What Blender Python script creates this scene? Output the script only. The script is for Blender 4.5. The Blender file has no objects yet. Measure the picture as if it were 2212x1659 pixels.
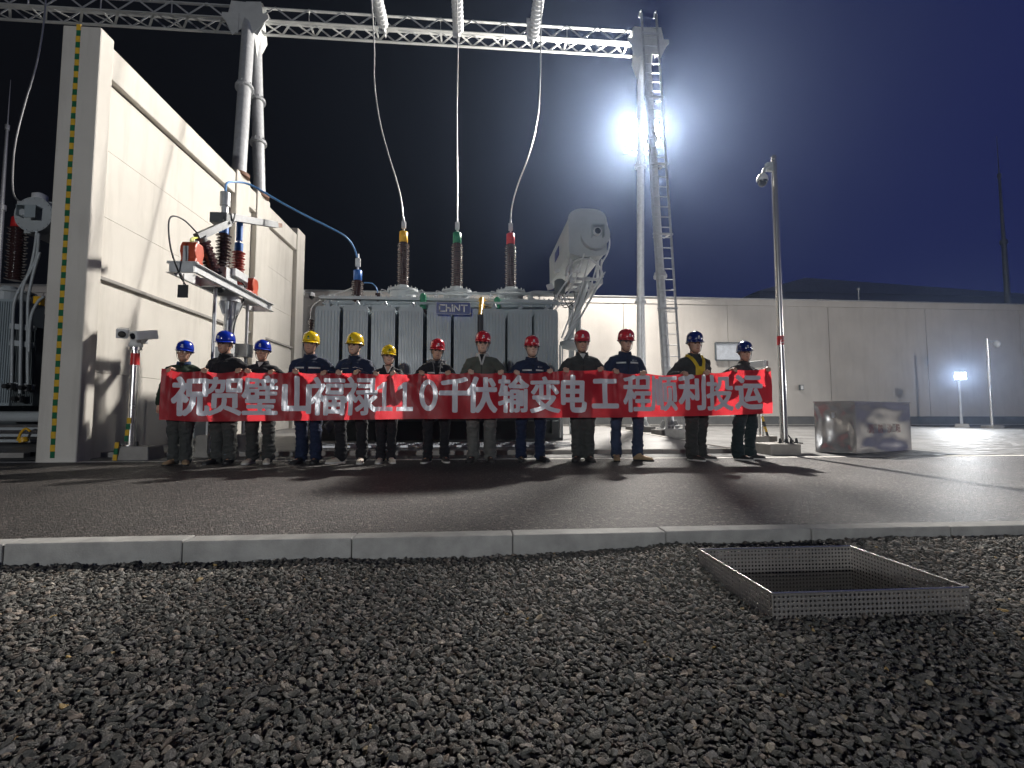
import bpy, bmesh, math, random
import numpy as np
from mathutils import Vector, Matrix, noise as mnoise
random.seed(7)
rnd = np.random.RandomState(11)
SC = bpy.context.scene
COL = SC.collection
PI = math.pi

# ------------------------------------------------------------------ camera
F, CX, CY = 1030.0, 1106.0, 829.5          # focal length and centre of a 2212 x 1659 picture
PITCH = math.atan(67.0 / F)
YAW = math.atan(80.0 * math.cos(PITCH) / F)
CAMZ = 0.68
cam_data = bpy.data.cameras.new('camera')
cam = bpy.data.objects.new('camera', cam_data)
COL.objects.link(cam)
cam.location = (0, 0, CAMZ)
cam.rotation_euler = (PI / 2 + PITCH, 0, -YAW)
cam_data.lens = 36.0 * F / 2212.0
cam_data.clip_start = 0.05
cam_data.clip_end = 800
SC.camera = cam

# ------------------------------------------------------------------ world, exposure
world = bpy.data.worlds.new('World')
SC.world = world
world.use_nodes = True
wn = world.node_tree
wn.nodes.clear()
w_out = wn.nodes.new('ShaderNodeOutputWorld')
w_bg = wn.nodes.new('ShaderNodeBackground')
w_tc = wn.nodes.new('ShaderNodeTexCoord')
w_sep = wn.nodes.new('ShaderNodeSeparateXYZ')
w_ramp = wn.nodes.new('ShaderNodeValToRGB')
w_noise = wn.nodes.new('ShaderNodeTexNoise')
w_noise.inputs['Scale'].default_value = 1.6
w_add = wn.nodes.new('ShaderNodeMath'); w_add.operation = 'MULTIPLY_ADD'
wn.links.new(w_tc.outputs['Generated'], w_sep.inputs[0])
wn.links.new(w_tc.outputs['Generated'], w_noise.inputs['Vector'])
wn.links.new(w_noise.outputs['Fac'], w_add.inputs[0])
w_add.inputs[1].default_value = 0.06
wn.links.new(w_sep.outputs['X'], w_add.inputs[2])
wn.links.new(w_add.outputs[0], w_ramp.inputs['Fac'])
els = w_ramp.color_ramp.elements
els[0].position = 0.0; els[0].color = (0.0026, 0.0027, 0.0036, 1)
els[1].position = 0.72; els[1].color = (0.0085, 0.0120, 0.0660, 1)
e = els.new(0.40); e.color = (0.0068, 0.0105, 0.0480, 1)
e = els.new(0.17); e.color = (0.0044, 0.0058, 0.0150, 1)
e = els.new(0.03); e.color = (0.0030, 0.0033, 0.0050, 1)
wn.links.new(w_ramp.outputs['Color'], w_bg.inputs['Color'])
w_bg.inputs['Strength'].default_value = 1.0
wn.links.new(w_bg.outputs[0], w_out.inputs['Surface'])
SC.view_settings.view_transform = 'Standard'
SC.view_settings.look = 'None'
SC.view_settings.exposure = 0.0
SC.view_settings.gamma = 1.0
SC.view_settings.use_curve_mapping = False
SC.render.engine = 'CYCLES'
SC.cycles.use_denoising = True
SC.cycles.max_bounces = 6
SC.cycles.diffuse_bounces = 3
SC.cycles.glossy_bounces = 3
SC.cycles.transmission_bounces = 4
SC.cycles.volume_bounces = 0
SC.cycles.caustics_reflective = False
SC.cycles.caustics_refractive = False
SC.cycles.sample_clamp_indirect = 4.0

# ------------------------------------------------------------------ pixel -> place
_r = Vector((math.cos(YAW), -math.sin(YAW), 0))
_f = Vector((math.sin(YAW) * math.cos(PITCH), math.cos(YAW) * math.cos(PITCH), math.sin(PITCH)))
_u = _r.cross(_f)
def ray(px, py):
    return _f + _r * ((px - CX) / F) + _u * ((CY - py) / F)
def P(px, py, Y):
    d = ray(px, py)
    return Vector((0, 0, CAMZ)) + d * (Y / d.y)
def XZ(px, py, Y):
    v = P(px, py, Y); return v.x, v.z

# ------------------------------------------------------------------ object helpers
def prop(o, label=None, cat=None, group=None, kind=None):
    if label: o['label'] = label
    if cat: o['category'] = cat
    if group: o['group'] = group
    if kind: o['kind'] = kind
    return o
def empty(name, loc, label=None, cat=None, group=None, rz=0.0):
    o = bpy.data.objects.new(name, None)
    o.empty_display_size = 0.2
    COL.objects.link(o)
    o.location = loc
    o.rotation_euler = (0, 0, rz)
    return prop(o, label, cat, group)

def world_mat(o):
    m = Matrix.LocRotScale(o.location, o.rotation_euler, o.scale)
    return world_mat(o.parent) @ o.matrix_parent_inverse @ m if o.parent else m

class MB:
    """collects geometry; build() links it as one mesh object"""
    def __init__(s):
        s.v = []; s.f = []; s.sm = []; s.mi = []
        s.cur = 0
    def add(s, vs, fs, smooth=False):
        b = len(s.v)
        s.v.extend([tuple(v) for v in vs])
        for f in fs:
            s.f.append(tuple(b + i for i in f)); s.sm.append(smooth); s.mi.append(s.cur)
        return s
    def box(s, x0, x1, y0, y1, z0, z1):
        vs = [(x, y, z) for z in (z0, z1) for y in (y0, y1) for x in (x0, x1)]
        return s.add(vs, [(0, 2, 3, 1), (4, 5, 7, 6), (0, 1, 5, 4), (2, 6, 7, 3), (0, 4, 6, 2), (1, 3, 7, 5)])
    def cbox(s, c, size, rot=None):
        sx, sy, sz = [k / 2 for k in size]
        vs = [Vector((x, y, z)) for z in (-sz, sz) for y in (-sy, sy) for x in (-sx, sx)]
        if rot is not None:
            vs = [rot @ v for v in vs]
        c = Vector(c)
        return s.add([v + c for v in vs], [(0, 2, 3, 1), (4, 5, 7, 6), (0, 1, 5, 4), (2, 6, 7, 3), (0, 4, 6, 2), (1, 3, 7, 5)])
    def bar(s, a, b, w, h, up=(0, 0, 1)):
        a = Vector(a); b = Vector(b); d = (b - a); L = d.length; d.normalize()
        up = Vector(up)
        x = d.cross(up)
        if x.length < 1e-4: x = d.cross(Vector((1, 0, 0)))
        x.normalize(); z = x.cross(d).normalized()
        vs = []
        for t in (a, b):
            for i, j in ((-1, -1), (1, -1), (1, 1), (-1, 1)):
                vs.append(t + x * (i * w / 2) + z * (j * h / 2))
        return s.add(vs, [(3, 2, 1, 0), (4, 5, 6, 7), (0, 1, 5, 4), (1, 2, 6, 5), (2, 3, 7, 6), (3, 0, 4, 7)])
    def angle(s, a, b, w, t=0.006, up=(0, 0, 1)):
        """L-section member"""
        a = Vector(a); b = Vector(b); d = (b - a).normalized(); up = Vector(up)
        x = d.cross(up)
        if x.length < 1e-4: x = d.cross(Vector((1, 0, 0)))
        x.normalize(); z = x.cross(d).normalized()
        s.bar(a + z * (-w / 2), b + z * (-w / 2), w, t, up)
        s.bar(a + x * (-w / 2), b + x * (-w / 2), t, w, up)
        return s
    def cyl(s, a, b, r0, r1=None, n=16, caps=True, smooth=True):
        if r1 is None: r1 = r0
        a = Vector(a); b = Vector(b); d = (b - a).normalized()
        x = d.cross(Vector((0, 0, 1)))
        if x.length < 1e-3: x = Vector((1, 0, 0))
        x.normalize(); y = d.cross(x).normalized()
        vs = []
        for t, r in ((a, r0), (b, r1)):
            for i in range(n):
                an = 2 * PI * i / n
                vs.append(t + x * (r * math.cos(an)) + y * (r * math.sin(an)))
        s.add(vs, [(i, (i + 1) % n, n + (i + 1) % n, n + i) for i in range(n)], smooth)
        if caps:
            s.add(vs[:n], [tuple(range(n - 1, -1, -1))]); s.add(vs[n:], [tuple(range(n))])
        return s
    def tube(s, pts, r, n=8, caps=True):
        """round tube along points; r a number or a list"""
        pts = [Vector(p) for p in pts]
        rs = r if isinstance(r, (list, tuple)) else [r] * len(pts)
        t0 = (pts[1] - pts[0]).normalized()
        x = t0.cross(Vector((0, 0, 1)))
        if x.length < 1e-3: x = Vector((1, 0, 0))
        x.normalize()
        vs = []
        for i, p in enumerate(pts):
            t = (pts[min(i + 1, len(pts) - 1)] - pts[max(i - 1, 0)]).normalized()
            x = (x - t * x.dot(t)).normalized(); y = t.cross(x)
            for k in range(n):
                an = 2 * PI * k / n
                vs.append(p + x * (rs[i] * math.cos(an)) + y * (rs[i] * math.sin(an)))
        fs = []
        for i in range(len(pts) - 1):
            for k in range(n):
                fs.append((i * n + k, i * n + (k + 1) % n, (i + 1) * n + (k + 1) % n, (i + 1) * n + k))
        s.add(vs, fs, True)
        if caps:
            s.add(vs[:n], [tuple(range(n - 1, -1, -1))]); s.add(vs[-n:], [tuple(range(n))])
        return s
    def lathe(s, prof, c=(0, 0, 0), n=20, axis=(0, 0, 1), smooth=True, sx=1.0, sy=1.0):
        """prof: list of (r, h) along axis"""
        c = Vector(c); d = Vector(axis).normalized()
        x = d.cross(Vector((0, 1, 0)))
        if x.length < 1e-3: x = d.cross(Vector((1, 0, 0)))
        x.normalize(); y = d.cross(x).normalized()
        vs = []
        for r, h in prof:
            for i in range(n):
                an = 2 * PI * i / n
                vs.append(c + d * h + x * (r * sx * math.cos(an)) + y * (r * sy * math.sin(an)))
        fs = []
        for j in range(len(prof) - 1):
            for i in range(n):
                fs.append((j * n + i, j * n + (i + 1) % n, (j + 1) * n + (i + 1) % n, (j + 1) * n + i))
        s.add(vs, fs, smooth)
        if prof[0][0] > 1e-5: s.add(vs[:n], [tuple(range(n - 1, -1, -1))])
        if prof[-1][0] > 1e-5: s.add(vs[-n:], [tuple(range(n))])
        return s
    def rings(s, rs, n=20):
        """rs: list of (center, xvec, yvec) ellipses; closed with caps"""
        vs = []
        for c, xv, yv in rs:
            for i in range(n):
                an = 2 * PI * i / n
                vs.append(Vector(c) + Vector(xv) * math.cos(an) + Vector(yv) * math.sin(an))
        fs = []
        for j in range(len(rs) - 1):
            for i in range(n):
                fs.append((j * n + i, j * n + (i + 1) % n, (j + 1) * n + (i + 1) % n, (j + 1) * n + i))
        s.add(vs, fs, True)
        s.add(vs[:n], [tuple(range(n - 1, -1, -1))]); s.add(vs[-n:], [tuple(range(n))])
        return s
    def prism(s, poly, a, b, mp):
        """poly: list of 2D points extruded between a and b; mp(u,v,w) -> 3D point"""
        n = len(poly)
        vs = [mp(u, v, a) for u, v in poly] + [mp(u, v, b) for u, v in poly]
        s.add(vs, [tuple(range(n - 1, -1, -1)), tuple(range(n, 2 * n))] + [(i, (i + 1) % n, n + (i + 1) % n, n + i) for i in range(n)])
        return s
    def mesh(s, name, mats):
        m = bpy.data.meshes.new(name)
        m.from_pydata(s.v, [], s.f)
        m.polygons.foreach_set('use_smooth', s.sm)
        if not isinstance(mats, (list, tuple)): mats = [mats]
        for k in mats: m.materials.append(k)
        if len(mats) > 1: m.polygons.foreach_set('material_index', s.mi)
        bm = bmesh.new(); bm.from_mesh(m)
        bmesh.ops.recalc_face_normals(bm, faces=bm.faces)
        bm.to_mesh(m); bm.free()
        m.update()
        return m
    def build(s, name, mats, parent=None, bevel=0, seg=2, world=True, **kw):
        return link(name, s.mesh(name, mats), parent, bevel, seg, world, **kw)

def link(name, mesh, parent=None, bevel=0, seg=2, world=True, **kw):
    o = bpy.data.objects.new(name, mesh)
    COL.objects.link(o)
    if parent is not None:
        o.parent = parent
        if world: o.matrix_parent_inverse = world_mat(parent).inverted()
    if bevel:
        b = o.modifiers.new('bevel', 'BEVEL'); b.width = bevel; b.segments = seg; b.limit_method = 'ANGLE'; b.angle_limit = math.radians(40)
        b.harden_normals = False
    return prop(o, **kw)

def copy_tree(o, parent=None):
    c = o.copy(); COL.objects.link(c)
    c.parent = parent
    for ch in list(o.children):
        copy_tree(ch, c)
    return c

# ------------------------------------------------------------------ materials
def lk(nt, a, b): nt.links.new(a, b)
def M(name, col, rough=0.6, metal=0.0, var=0.12, scale=6.0, bump=0.0, bscale=40.0, rvar=0.08, coat=0.0, spec=0.5, detail=4.0, col2=None, stretch=None, bdist=0.01):
    m = bpy.data.materials.new(name); m.use_nodes = True
    nt = m.node_tree; b = nt.nodes['Principled BSDF']
    tc = nt.nodes.new('ShaderNodeTexCoord')
    vec = tc.outputs['Object']
    if stretch:
        mp = nt.nodes.new('ShaderNodeMapping'); mp.inputs['Scale'].default_value = stretch
        lk(nt, vec, mp.inputs['Vector']); vec = mp.outputs[0]
    n = nt.nodes.new('ShaderNodeTexNoise'); n.inputs['Scale'].default_value = scale; n.inputs['Detail'].default_value = detail
    n.inputs['Roughness'].default_value = 0.6
    lk(nt, vec, n.inputs['Vector'])
    r = nt.nodes.new('ShaderNodeValToRGB')
    c2 = col2 if col2 else tuple(min(1, c * (1 + var)) for c in col)
    c1 = tuple(c * (1 - var) for c in col)
    r.color_ramp.elements[0].position = 0.3; r.color_ramp.elements[0].color = (*c1, 1)
    r.color_ramp.elements[1].position = 0.7; r.color_ramp.elements[1].color = (*c2, 1)
    lk(nt, n.outputs['Fac'], r.inputs['Fac']); lk(nt, r.outputs['Color'], b.inputs['Base Color'])
    b.inputs['Metallic'].default_value = metal
    mr = nt.nodes.new('ShaderNodeMapRange'); mr.inputs['To Min'].default_value = max(0.02, rough - rvar); mr.inputs['To Max'].default_value = min(1, rough + rvar)
    n2 = nt.nodes.new('ShaderNodeTexNoise'); n2.inputs['Scale'].default_value = scale * 2.7; n2.inputs['Detail'].default_value = 3
    lk(nt, vec, n2.inputs['Vector']); lk(nt, n2.outputs['Fac'], mr.inputs['Value']); lk(nt, mr.outputs[0], b.inputs['Roughness'])
    b.inputs['Coat Weight'].default_value = coat
    b.inputs['Coat Roughness'].default_value = 0.12
    b.inputs['Specular IOR Level'].default_value = spec
    if bump:
        n3 = nt.nodes.new('ShaderNodeTexNoise'); n3.inputs['Scale'].default_value = bscale; n3.inputs['Detail'].default_value = 3
        lk(nt, vec, n3.inputs['Vector'])
        bp = nt.nodes.new('ShaderNodeBump'); bp.inputs['Strength'].default_value = bump; bp.inputs['Distance'].default_value = bdist
        lk(nt, n3.outputs['Fac'], bp.inputs['Height']); lk(nt, bp.outputs[0], b.inputs['Normal'])
    return m
def emit(name, col, strength):
    m = bpy.data.materials.new(name); m.use_nodes = True
    nt = m.node_tree; b = nt.nodes['Principled BSDF']
    b.inputs['Base Color'].default_value = (*col, 1)
    b.inputs['Emission Color'].default_value = (*col, 1); b.inputs['Emission Strength'].default_value = strength
    return m

def wall_mat(name, col, stain=0.25):
    """painted render: faint trowel mottling, soft vertical run marks, dust toward the bottom"""
    m = M(name, col, 0.78, 0, 0.07, 0.9, 0.12, 30.0, 0.06, bdist=0.004)
    nt = m.node_tree; b = nt.nodes['Principled BSDF']
    base = b.inputs['Base Color'].links[0].from_socket
    tc = nt.nodes.new('ShaderNodeTexCoord')
    mp = nt.nodes.new('ShaderNodeMapping'); mp.inputs['Scale'].default_value = (3.0, 3.0, 0.35)
    lk(nt, tc.outputs['Object'], mp.inputs[0])
    n = nt.nodes.new('ShaderNodeTexNoise'); n.inputs['Scale'].default_value = 1.3; n.inputs['Detail'].default_value = 7; n.inputs['Roughness'].default_value = 0.65
    lk(nt, mp.outputs[0], n.inputs['Vector'])
    mr = nt.nodes.new('ShaderNodeMapRange'); mr.inputs['From Min'].default_value = 0.50; mr.inputs['From Max'].default_value = 0.78
    mr.inputs['To Max'].default_value = stain
    lk(nt, n.outputs['Fac'], mr.inputs['Value'])
    mx = nt.nodes.new('ShaderNodeMix'); mx.data_type = 'RGBA'
    lk(nt, mr.outputs[0], mx.inputs['Factor']); lk(nt, base, mx.inputs['A']); mx.inputs['B'].default_value = (col[0] * 0.55, col[1] * 0.53, col[2] * 0.5, 1)
    lk(nt, mx.outputs['Result'], b.inputs['Base Color'])
    return m

def asphalt_mat():
    m = bpy.data.materials.new('asphalt'); m.use_nodes = True
    nt = m.node_tree; b = nt.nodes['Principled BSDF']
    tc = nt.nodes.new('ShaderNodeTexCoord')
    v = nt.nodes.new('ShaderNodeTexVoronoi'); v.inputs['Scale'].default_value = 62; lk(nt, tc.outputs['Object'], v.inputs['Vector'])
    v2 = nt.nodes.new('ShaderNodeTexVoronoi'); v2.inputs['Scale'].default_value = 150; lk(nt, tc.outputs['Object'], v2.inputs['Vector'])
    n = nt.nodes.new('ShaderNodeTexNoise'); n.inputs['Scale'].default_value = 0.9; n.inputs['Detail'].default_value = 6; lk(nt, tc.outputs['Object'], n.inputs['Vector'])
    hs = nt.nodes.new('ShaderNodeSeparateColor'); lk(nt, v.outputs['Color'], hs.inputs[0])
    r = nt.nodes.new('ShaderNodeValToRGB'); lk(nt, hs.outputs[0], r.inputs['Fac'])
    el = r.color_ramp.elements
    el[0].color = (0.013, 0.012, 0.0115, 1); el[1].color = (0.18, 0.162, 0.15, 1); e = el.new(0.90); e.color = (0.078, 0.070, 0.066, 1)
    e2 = el.new(0.94); e2.color = (0.18, 0.16, 0.15, 1)
    mx = nt.nodes.new('ShaderNodeMix'); mx.data_type = 'RGBA'; mx.blend_type = 'MULTIPLY'; mx.inputs['Factor'].default_value = 1
    lk(nt, r.outputs[0], mx.inputs['A'])
    r2 = nt.nodes.new('ShaderNodeValToRGB'); lk(nt, n.outputs['Fac'], r2.inputs['Fac'])
    r2.color_ramp.elements[0].position = 0.3; r2.color_ramp.elements[0].color = (0.55, 0.54, 0.53, 1)
    r2.color_ramp.elements[1].position = 0.7; r2.color_ramp.elements[1].color = (1.35, 1.30, 1.26, 1)
    lk(nt, r2.outputs[0], mx.inputs['B']); lk(nt, mx.outputs['Result'], b.inputs['Base Color'])
    b.inputs['Roughness'].default_value = 0.5
    b.inputs['Specular IOR Level'].default_value = 0.4
    ad = nt.nodes.new('ShaderNodeMath'); ad.operation = 'ADD'
    lk(nt, v.outputs['Distance'], ad.inputs[0]); lk(nt, v2.outputs['Distance'], ad.inputs[1])
    bp = nt.nodes.new('ShaderNodeBump'); bp.inputs['Strength'].default_value = 1.0; bp.inputs['Distance'].default_value = 0.007; bp.invert = True
    lk(nt, ad.outputs[0], bp.inputs['Height']); lk(nt, bp.outputs[0], b.inputs['Normal'])
    return m

def corrug(m, freq, axis=0, depth=0.006, strength=0.8):
    return m

ASPHALT = asphalt_mat()
WALL_L = wall_mat('cream_wall_paint', (0.60, 0.57, 0.515), 0.45)
WALL_F = wall_mat('pale_wall_paint', (0.60, 0.56, 0.515), 0.25)
CONC = M('concrete', (0.30, 0.285, 0.265), 0.8, 0, 0.18, 3.5, 0.35, 60, bdist=0.006)
CONC_D = M('dark_concrete', (0.15, 0.145, 0.14), 0.82, 0, 0.22, 3.0, 0.4, 40, bdist=0.006)
KERB = M('kerb_granite', (0.33, 0.325, 0.31), 0.72, 0, 0.2, 9, 0.5, 120, bdist=0.003)
PAVING = M('yard_concrete', (0.125, 0.123, 0.120), 0.60, 0, 0.35, 1.1, 1.0, 3.2, 0.22, bdist=0.10, spec=.28, detail=8)
PAVING.node_tree.nodes['Principled BSDF'].inputs['Coat Weight'].default_value = 0.0
SLAB = M('bay_concrete', (0.22, 0.215, 0.21), 0.55, 0, 0.2, 1.4, 0.5, 22, 0.12, bdist=0.01)
LINE = M('line_paint', (0.62, 0.60, 0.56), 0.7, 0, 0.2, 8)
GALV = M('galvanised_steel', (0.62, 0.63, 0.64), 0.38, 0.35, 0.12, 9, 0.05, 60, 0.1)
GALV_D = M('dull_galvanised_steel', (0.50, 0.51, 0.51), 0.5, 0.6, 0.15, 9, 0.05, 60, 0.1)
BEAM = M('white_zinc_steel', (0.70, 0.71, 0.69), 0.48, 0.2, 0.08, 5)
STAIN = M('polished_stainless', (0.68, 0.66, 0.63), 0.26, 0.85, 0.06, 2.5, 0.0, 3, 0.04)
PERF = M('perforated_stainless', (0.60, 0.57, 0.54), 0.36, 0.8, 0.08, 14, 0.1, 80, 0.08)
GREY = M('grey_transformer_paint', (0.33, 0.38, 0.40), 0.36, 0, 0.10, 1.4, 0.25, 5, 0.1, bdist=.006)
IRON = M('dull_dark_metal', (0.11, 0.115, 0.12), 0.5, 0.3, 0.15, 9)
GREY_L = M('light_grey_paint', (0.44, 0.47, 0.48), 0.42, 0, 0.07, 3)
GREY_D = M('dark_grey_paint', (0.10, 0.115, 0.12), 0.5, 0, 0.1, 3)  # one even darker grey for bases, frames and small cases
BROWN = M('brown_porcelain', (0.050, 0.022, 0.020), 0.18, 0, 0.15, 8, coat=0.5)
RED_SIL = M('red_silicone', (0.33, 0.045, 0.035), 0.4, 0, 0.1, 8)
WHITE_INS = M('white_composite', (0.66, 0.67, 0.68), 0.35, 0, 0.06, 8)
YEL = M('yellow_paint', (0.75, 0.42, 0.02), 0.45, 0, 0.08, 8)
GRN = M('green_paint', (0.01, 0.22, 0.10), 0.45, 0, 0.08, 8)
REDP = M('red_paint', (0.62, 0.02, 0.02), 0.42, 0, 0.08, 8)
BLUEP = M('blue_paint', (0.015, 0.12, 0.42), 0.42, 0, 0.08, 8)
SIGNB = M('sign_blue', (0.012, 0.03, 0.19), 0.35, 0, 0.08, 8)
WHITEP = M('white_paint', (0.74, 0.74, 0.73), 0.45, 0, 0.05, 8)
BLACK = M('black_rubber', (0.018, 0.018, 0.019), 0.5, 0, 0.2, 10)
ORANGE = M('epoxy_orange', (0.50, 0.075, 0.03), 0.38, 0, 0.1, 6)
TAPE_Y = M('tape_yellow', (0.66, 0.40, 0.03), 0.4, 0, 0.16, 12)
TAPE_G = M('tape_green', (0.008, 0.13, 0.055), 0.4, 0, 0.16, 12)
RUST = M('rust_brown', (0.16, 0.075, 0.04), 0.7, 0, 0.3, 12)
GLASSD = M('dark_lens', (0.01, 0.01, 0.012), 0.08, 0, 0.1, 5, coat=1.0)
CABLE = M('aluminium_cable', (0.55, 0.55, 0.54), 0.42, 0.7, 0.1, 30)
CABLE_B = M('blue_cable', (0.10, 0.26, 0.55), 0.4, 0.1, 0.1, 30)
# ================================================================== SETTING
YARD0, YARD1, ZY1 = 7.46, 18.8, 0.26
def gz(Y):
    if Y < YARD0: return 0.0
    return 0.010 + (min(Y, YARD1) - YARD0) / (YARD1 - YARD0) * (ZY1 - 0.010)
BAYZ = lambda Y: gz(Y) + 0.075

def on_z(px, py, z):
    d = ray(px, py); t = (z - CAMZ) / d.z; return d.x * t, d.y * t
_c = [on_z(1668, 1281, .1), on_z(2092, 1270, .1), on_z(1508, 1187, .1), on_z(1838, 1180, .1)]
DX0, DX1 = (_c[0][0] + _c[2][0]) / 2, (_c[1][0] + _c[3][0]) / 2
DY0, DY1 = (_c[0][1] + _c[1][1]) / 2, (_c[2][1] + _c[3][1]) / 2
b = MB(); b.add([(x, y, -0.02) for x, y in ((-90, -30), (90, -30), (90, 2.30), (-90, 2.30), (DX0, DY0), (DX1, DY0), (DX1, DY1), (DX0, DY1))],
                [(0, 1, 5, 4), (1, 2, 6, 5), (2, 3, 7, 6), (3, 0, 4, 7)])
b.build('ground', M('soil', (0.035, 0.032, 0.03), 0.95, 0, 0.3, 20, 0.6, 60), kind='structure')
b = MB(); b.add([(-90, 2.30, 0), (90, 2.30, 0), (90, 7.36, 0), (-90, 7.36, 0)], [(0, 1, 2, 3)])
b.build('road', ASPHALT, kind='structure')
b = MB(); b.add([(-90, 7.32, 0.004), (90, 7.32, 0.004), (90, 7.46, 0.004), (-90, 7.46, 0.004)], [(0, 1, 2, 3)])
b.build('road_edge_line', LINE, kind='structure')
b = MB(); b.add([(-90, YARD0, gz(YARD0)), (90, YARD0, gz(YARD0)), (90, YARD1, ZY1), (-90, YARD1, ZY1), (-90, 260, ZY1), (90, 260, ZY1),
                 (-90, YARD0, 0), (90, YARD0, 0)], [(0, 1, 2, 3), (3, 2, 5, 4), (6, 7, 1, 0)])
b.build('yard_pavement', PAVING, kind='structure')

def kerb_run(name, x0, x1, y0, y1, z0, z1, L, first, mt, parent_mat, gap=0.0035):
    base = MB(); base.box(x0, x1, y0 + 0.012, y1 - 0.012, z0 - 0.05, z1 - 0.012)
    root = base.build(name, parent_mat, kind='structure')
    k0 = math.ceil((x0 - first) / L)
    x = first + k0 * L
    edges = [x0]
    while x < x1:
        if x > x0 + 0.1: edges.append(x)
        x += L
    edges.append(x1)
    for a, c in zip(edges[:-1], edges[1:]):
        dz = rnd.uniform(-0.0025, 0.0025); dy = rnd.uniform(-0.003, 0.003)
        m = MB(); m.box(a + gap / 2, c - gap / 2, y0 + dy, y1 + dy, z0 - 0.05, z1 + dz)
        m.build('kerb_stone', mt, root, bevel=0.006)
    return root
jx = P(1108, 1150, 2.29).x
kerb_run('kerb', -6.0, 6.6, 2.29, 2.395, 0.0, 0.115, 0.745, jx, KERB, CONC_D)
kerb_run('bay_kerb', -6.05, 4.5, 7.98, 8.10, 0.02, BAYZ(8.0), 0.75, 0.2, CONC, CONC_D)
kerb_run('neighbour_bay_kerb', -14.5, -6.95, 7.98, 8.10, 0.02, BAYZ(8.0), 0.75, 0.2, CONC, CONC_D)
# raised slab of the transformer bay, its side kerb
b = MB(); b.add([(-6.05, 8.10, BAYZ(8.1)), (4.40, 8.10, BAYZ(8.1)), (4.40, 16.6, BAYZ(16.6)), (-6.05, 16.6, BAYZ(16.6)),
                 (4.40, 8.10, 0), (4.40, 16.6, 0), (-6.05, 16.6, 0)], [(0, 1, 2, 3), (1, 4, 5, 2), (3, 2, 5, 6)])
b.build('bay_slab', SLAB, kind='structure')
b = MB(); b.add([(-16, 8.10, BAYZ(8.1)), (-6.9, 8.10, BAYZ(8.1)), (-6.9, 16.6, BAYZ(16.6)), (-16, 16.6, BAYZ(16.6))], [(0, 1, 2, 3)])
b.build('neighbour_bay_slab', SLAB, kind='structure')
sk = empty('bay_side_kerb', (4.46, 8.1, 0.05)); sk['kind'] = 'structure'
yy = 8.13
while yy < 16.4:
    m = MB(); L = min(0.75, 16.6 - yy)
    m.add([(4.41, yy, 0), (4.53, yy, 0), (4.53, yy + L - .006, 0), (4.41, yy + L - .006, 0),
           (4.41, yy, BAYZ(yy) + .012), (4.53, yy, BAYZ(yy) + .012), (4.53, yy + L - .006, BAYZ(yy + L) + .012), (4.41, yy + L - .006, BAYZ(yy + L) + .012)],
          [(0, 3, 2, 1), (4, 5, 6, 7), (0, 1, 5, 4), (1, 2, 6, 5), (2, 3, 7, 6), (3, 0, 4, 7)])
    m.build('kerb_stone', CONC, sk, bevel=0.008)
    yy += 0.75

# ------------------------------------------------------------------ gravel
def stone_mesh(k):
    bm = bmesh.new()
    bmesh.ops.create_icosphere(bm, subdivisions=2, radius=0.5)
    r = random.Random(k * 13 + 5)
    sx, sy, sz = r.uniform(0.9, 1.35), r.uniform(0.62, 0.95), r.uniform(0.36, 0.62)
    for v in bm.verts:
        v.co += v.co.normalized() * (mnoise.noise(v.co * 2.2 + Vector((k * 7.3, k * 1.7, 0))) * 0.22)
    # chop with random planes for broken facets
    for j in range(7):
        d = Vector((r.uniform(-1, 1), r.uniform(-1, 1), r.uniform(-1, 1))).normalized()
        lim = r.uniform(0.30, 0.42)
        for v in bm.verts:
            e = v.co.dot(d) - lim
            if e > 0: v.co -= d * e
    for v in bm.verts:
        v.co = Vector((v.co.x * sx, v.co.y * sy, v.co.z * sz))
    bmesh.ops.dissolve_limit(bm, angle_limit=math.radians(9), verts=bm.verts, edges=bm.edges)
    me = bpy.data.meshes.new('stone'); bm.to_mesh(me); bm.free()
    return me
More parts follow.
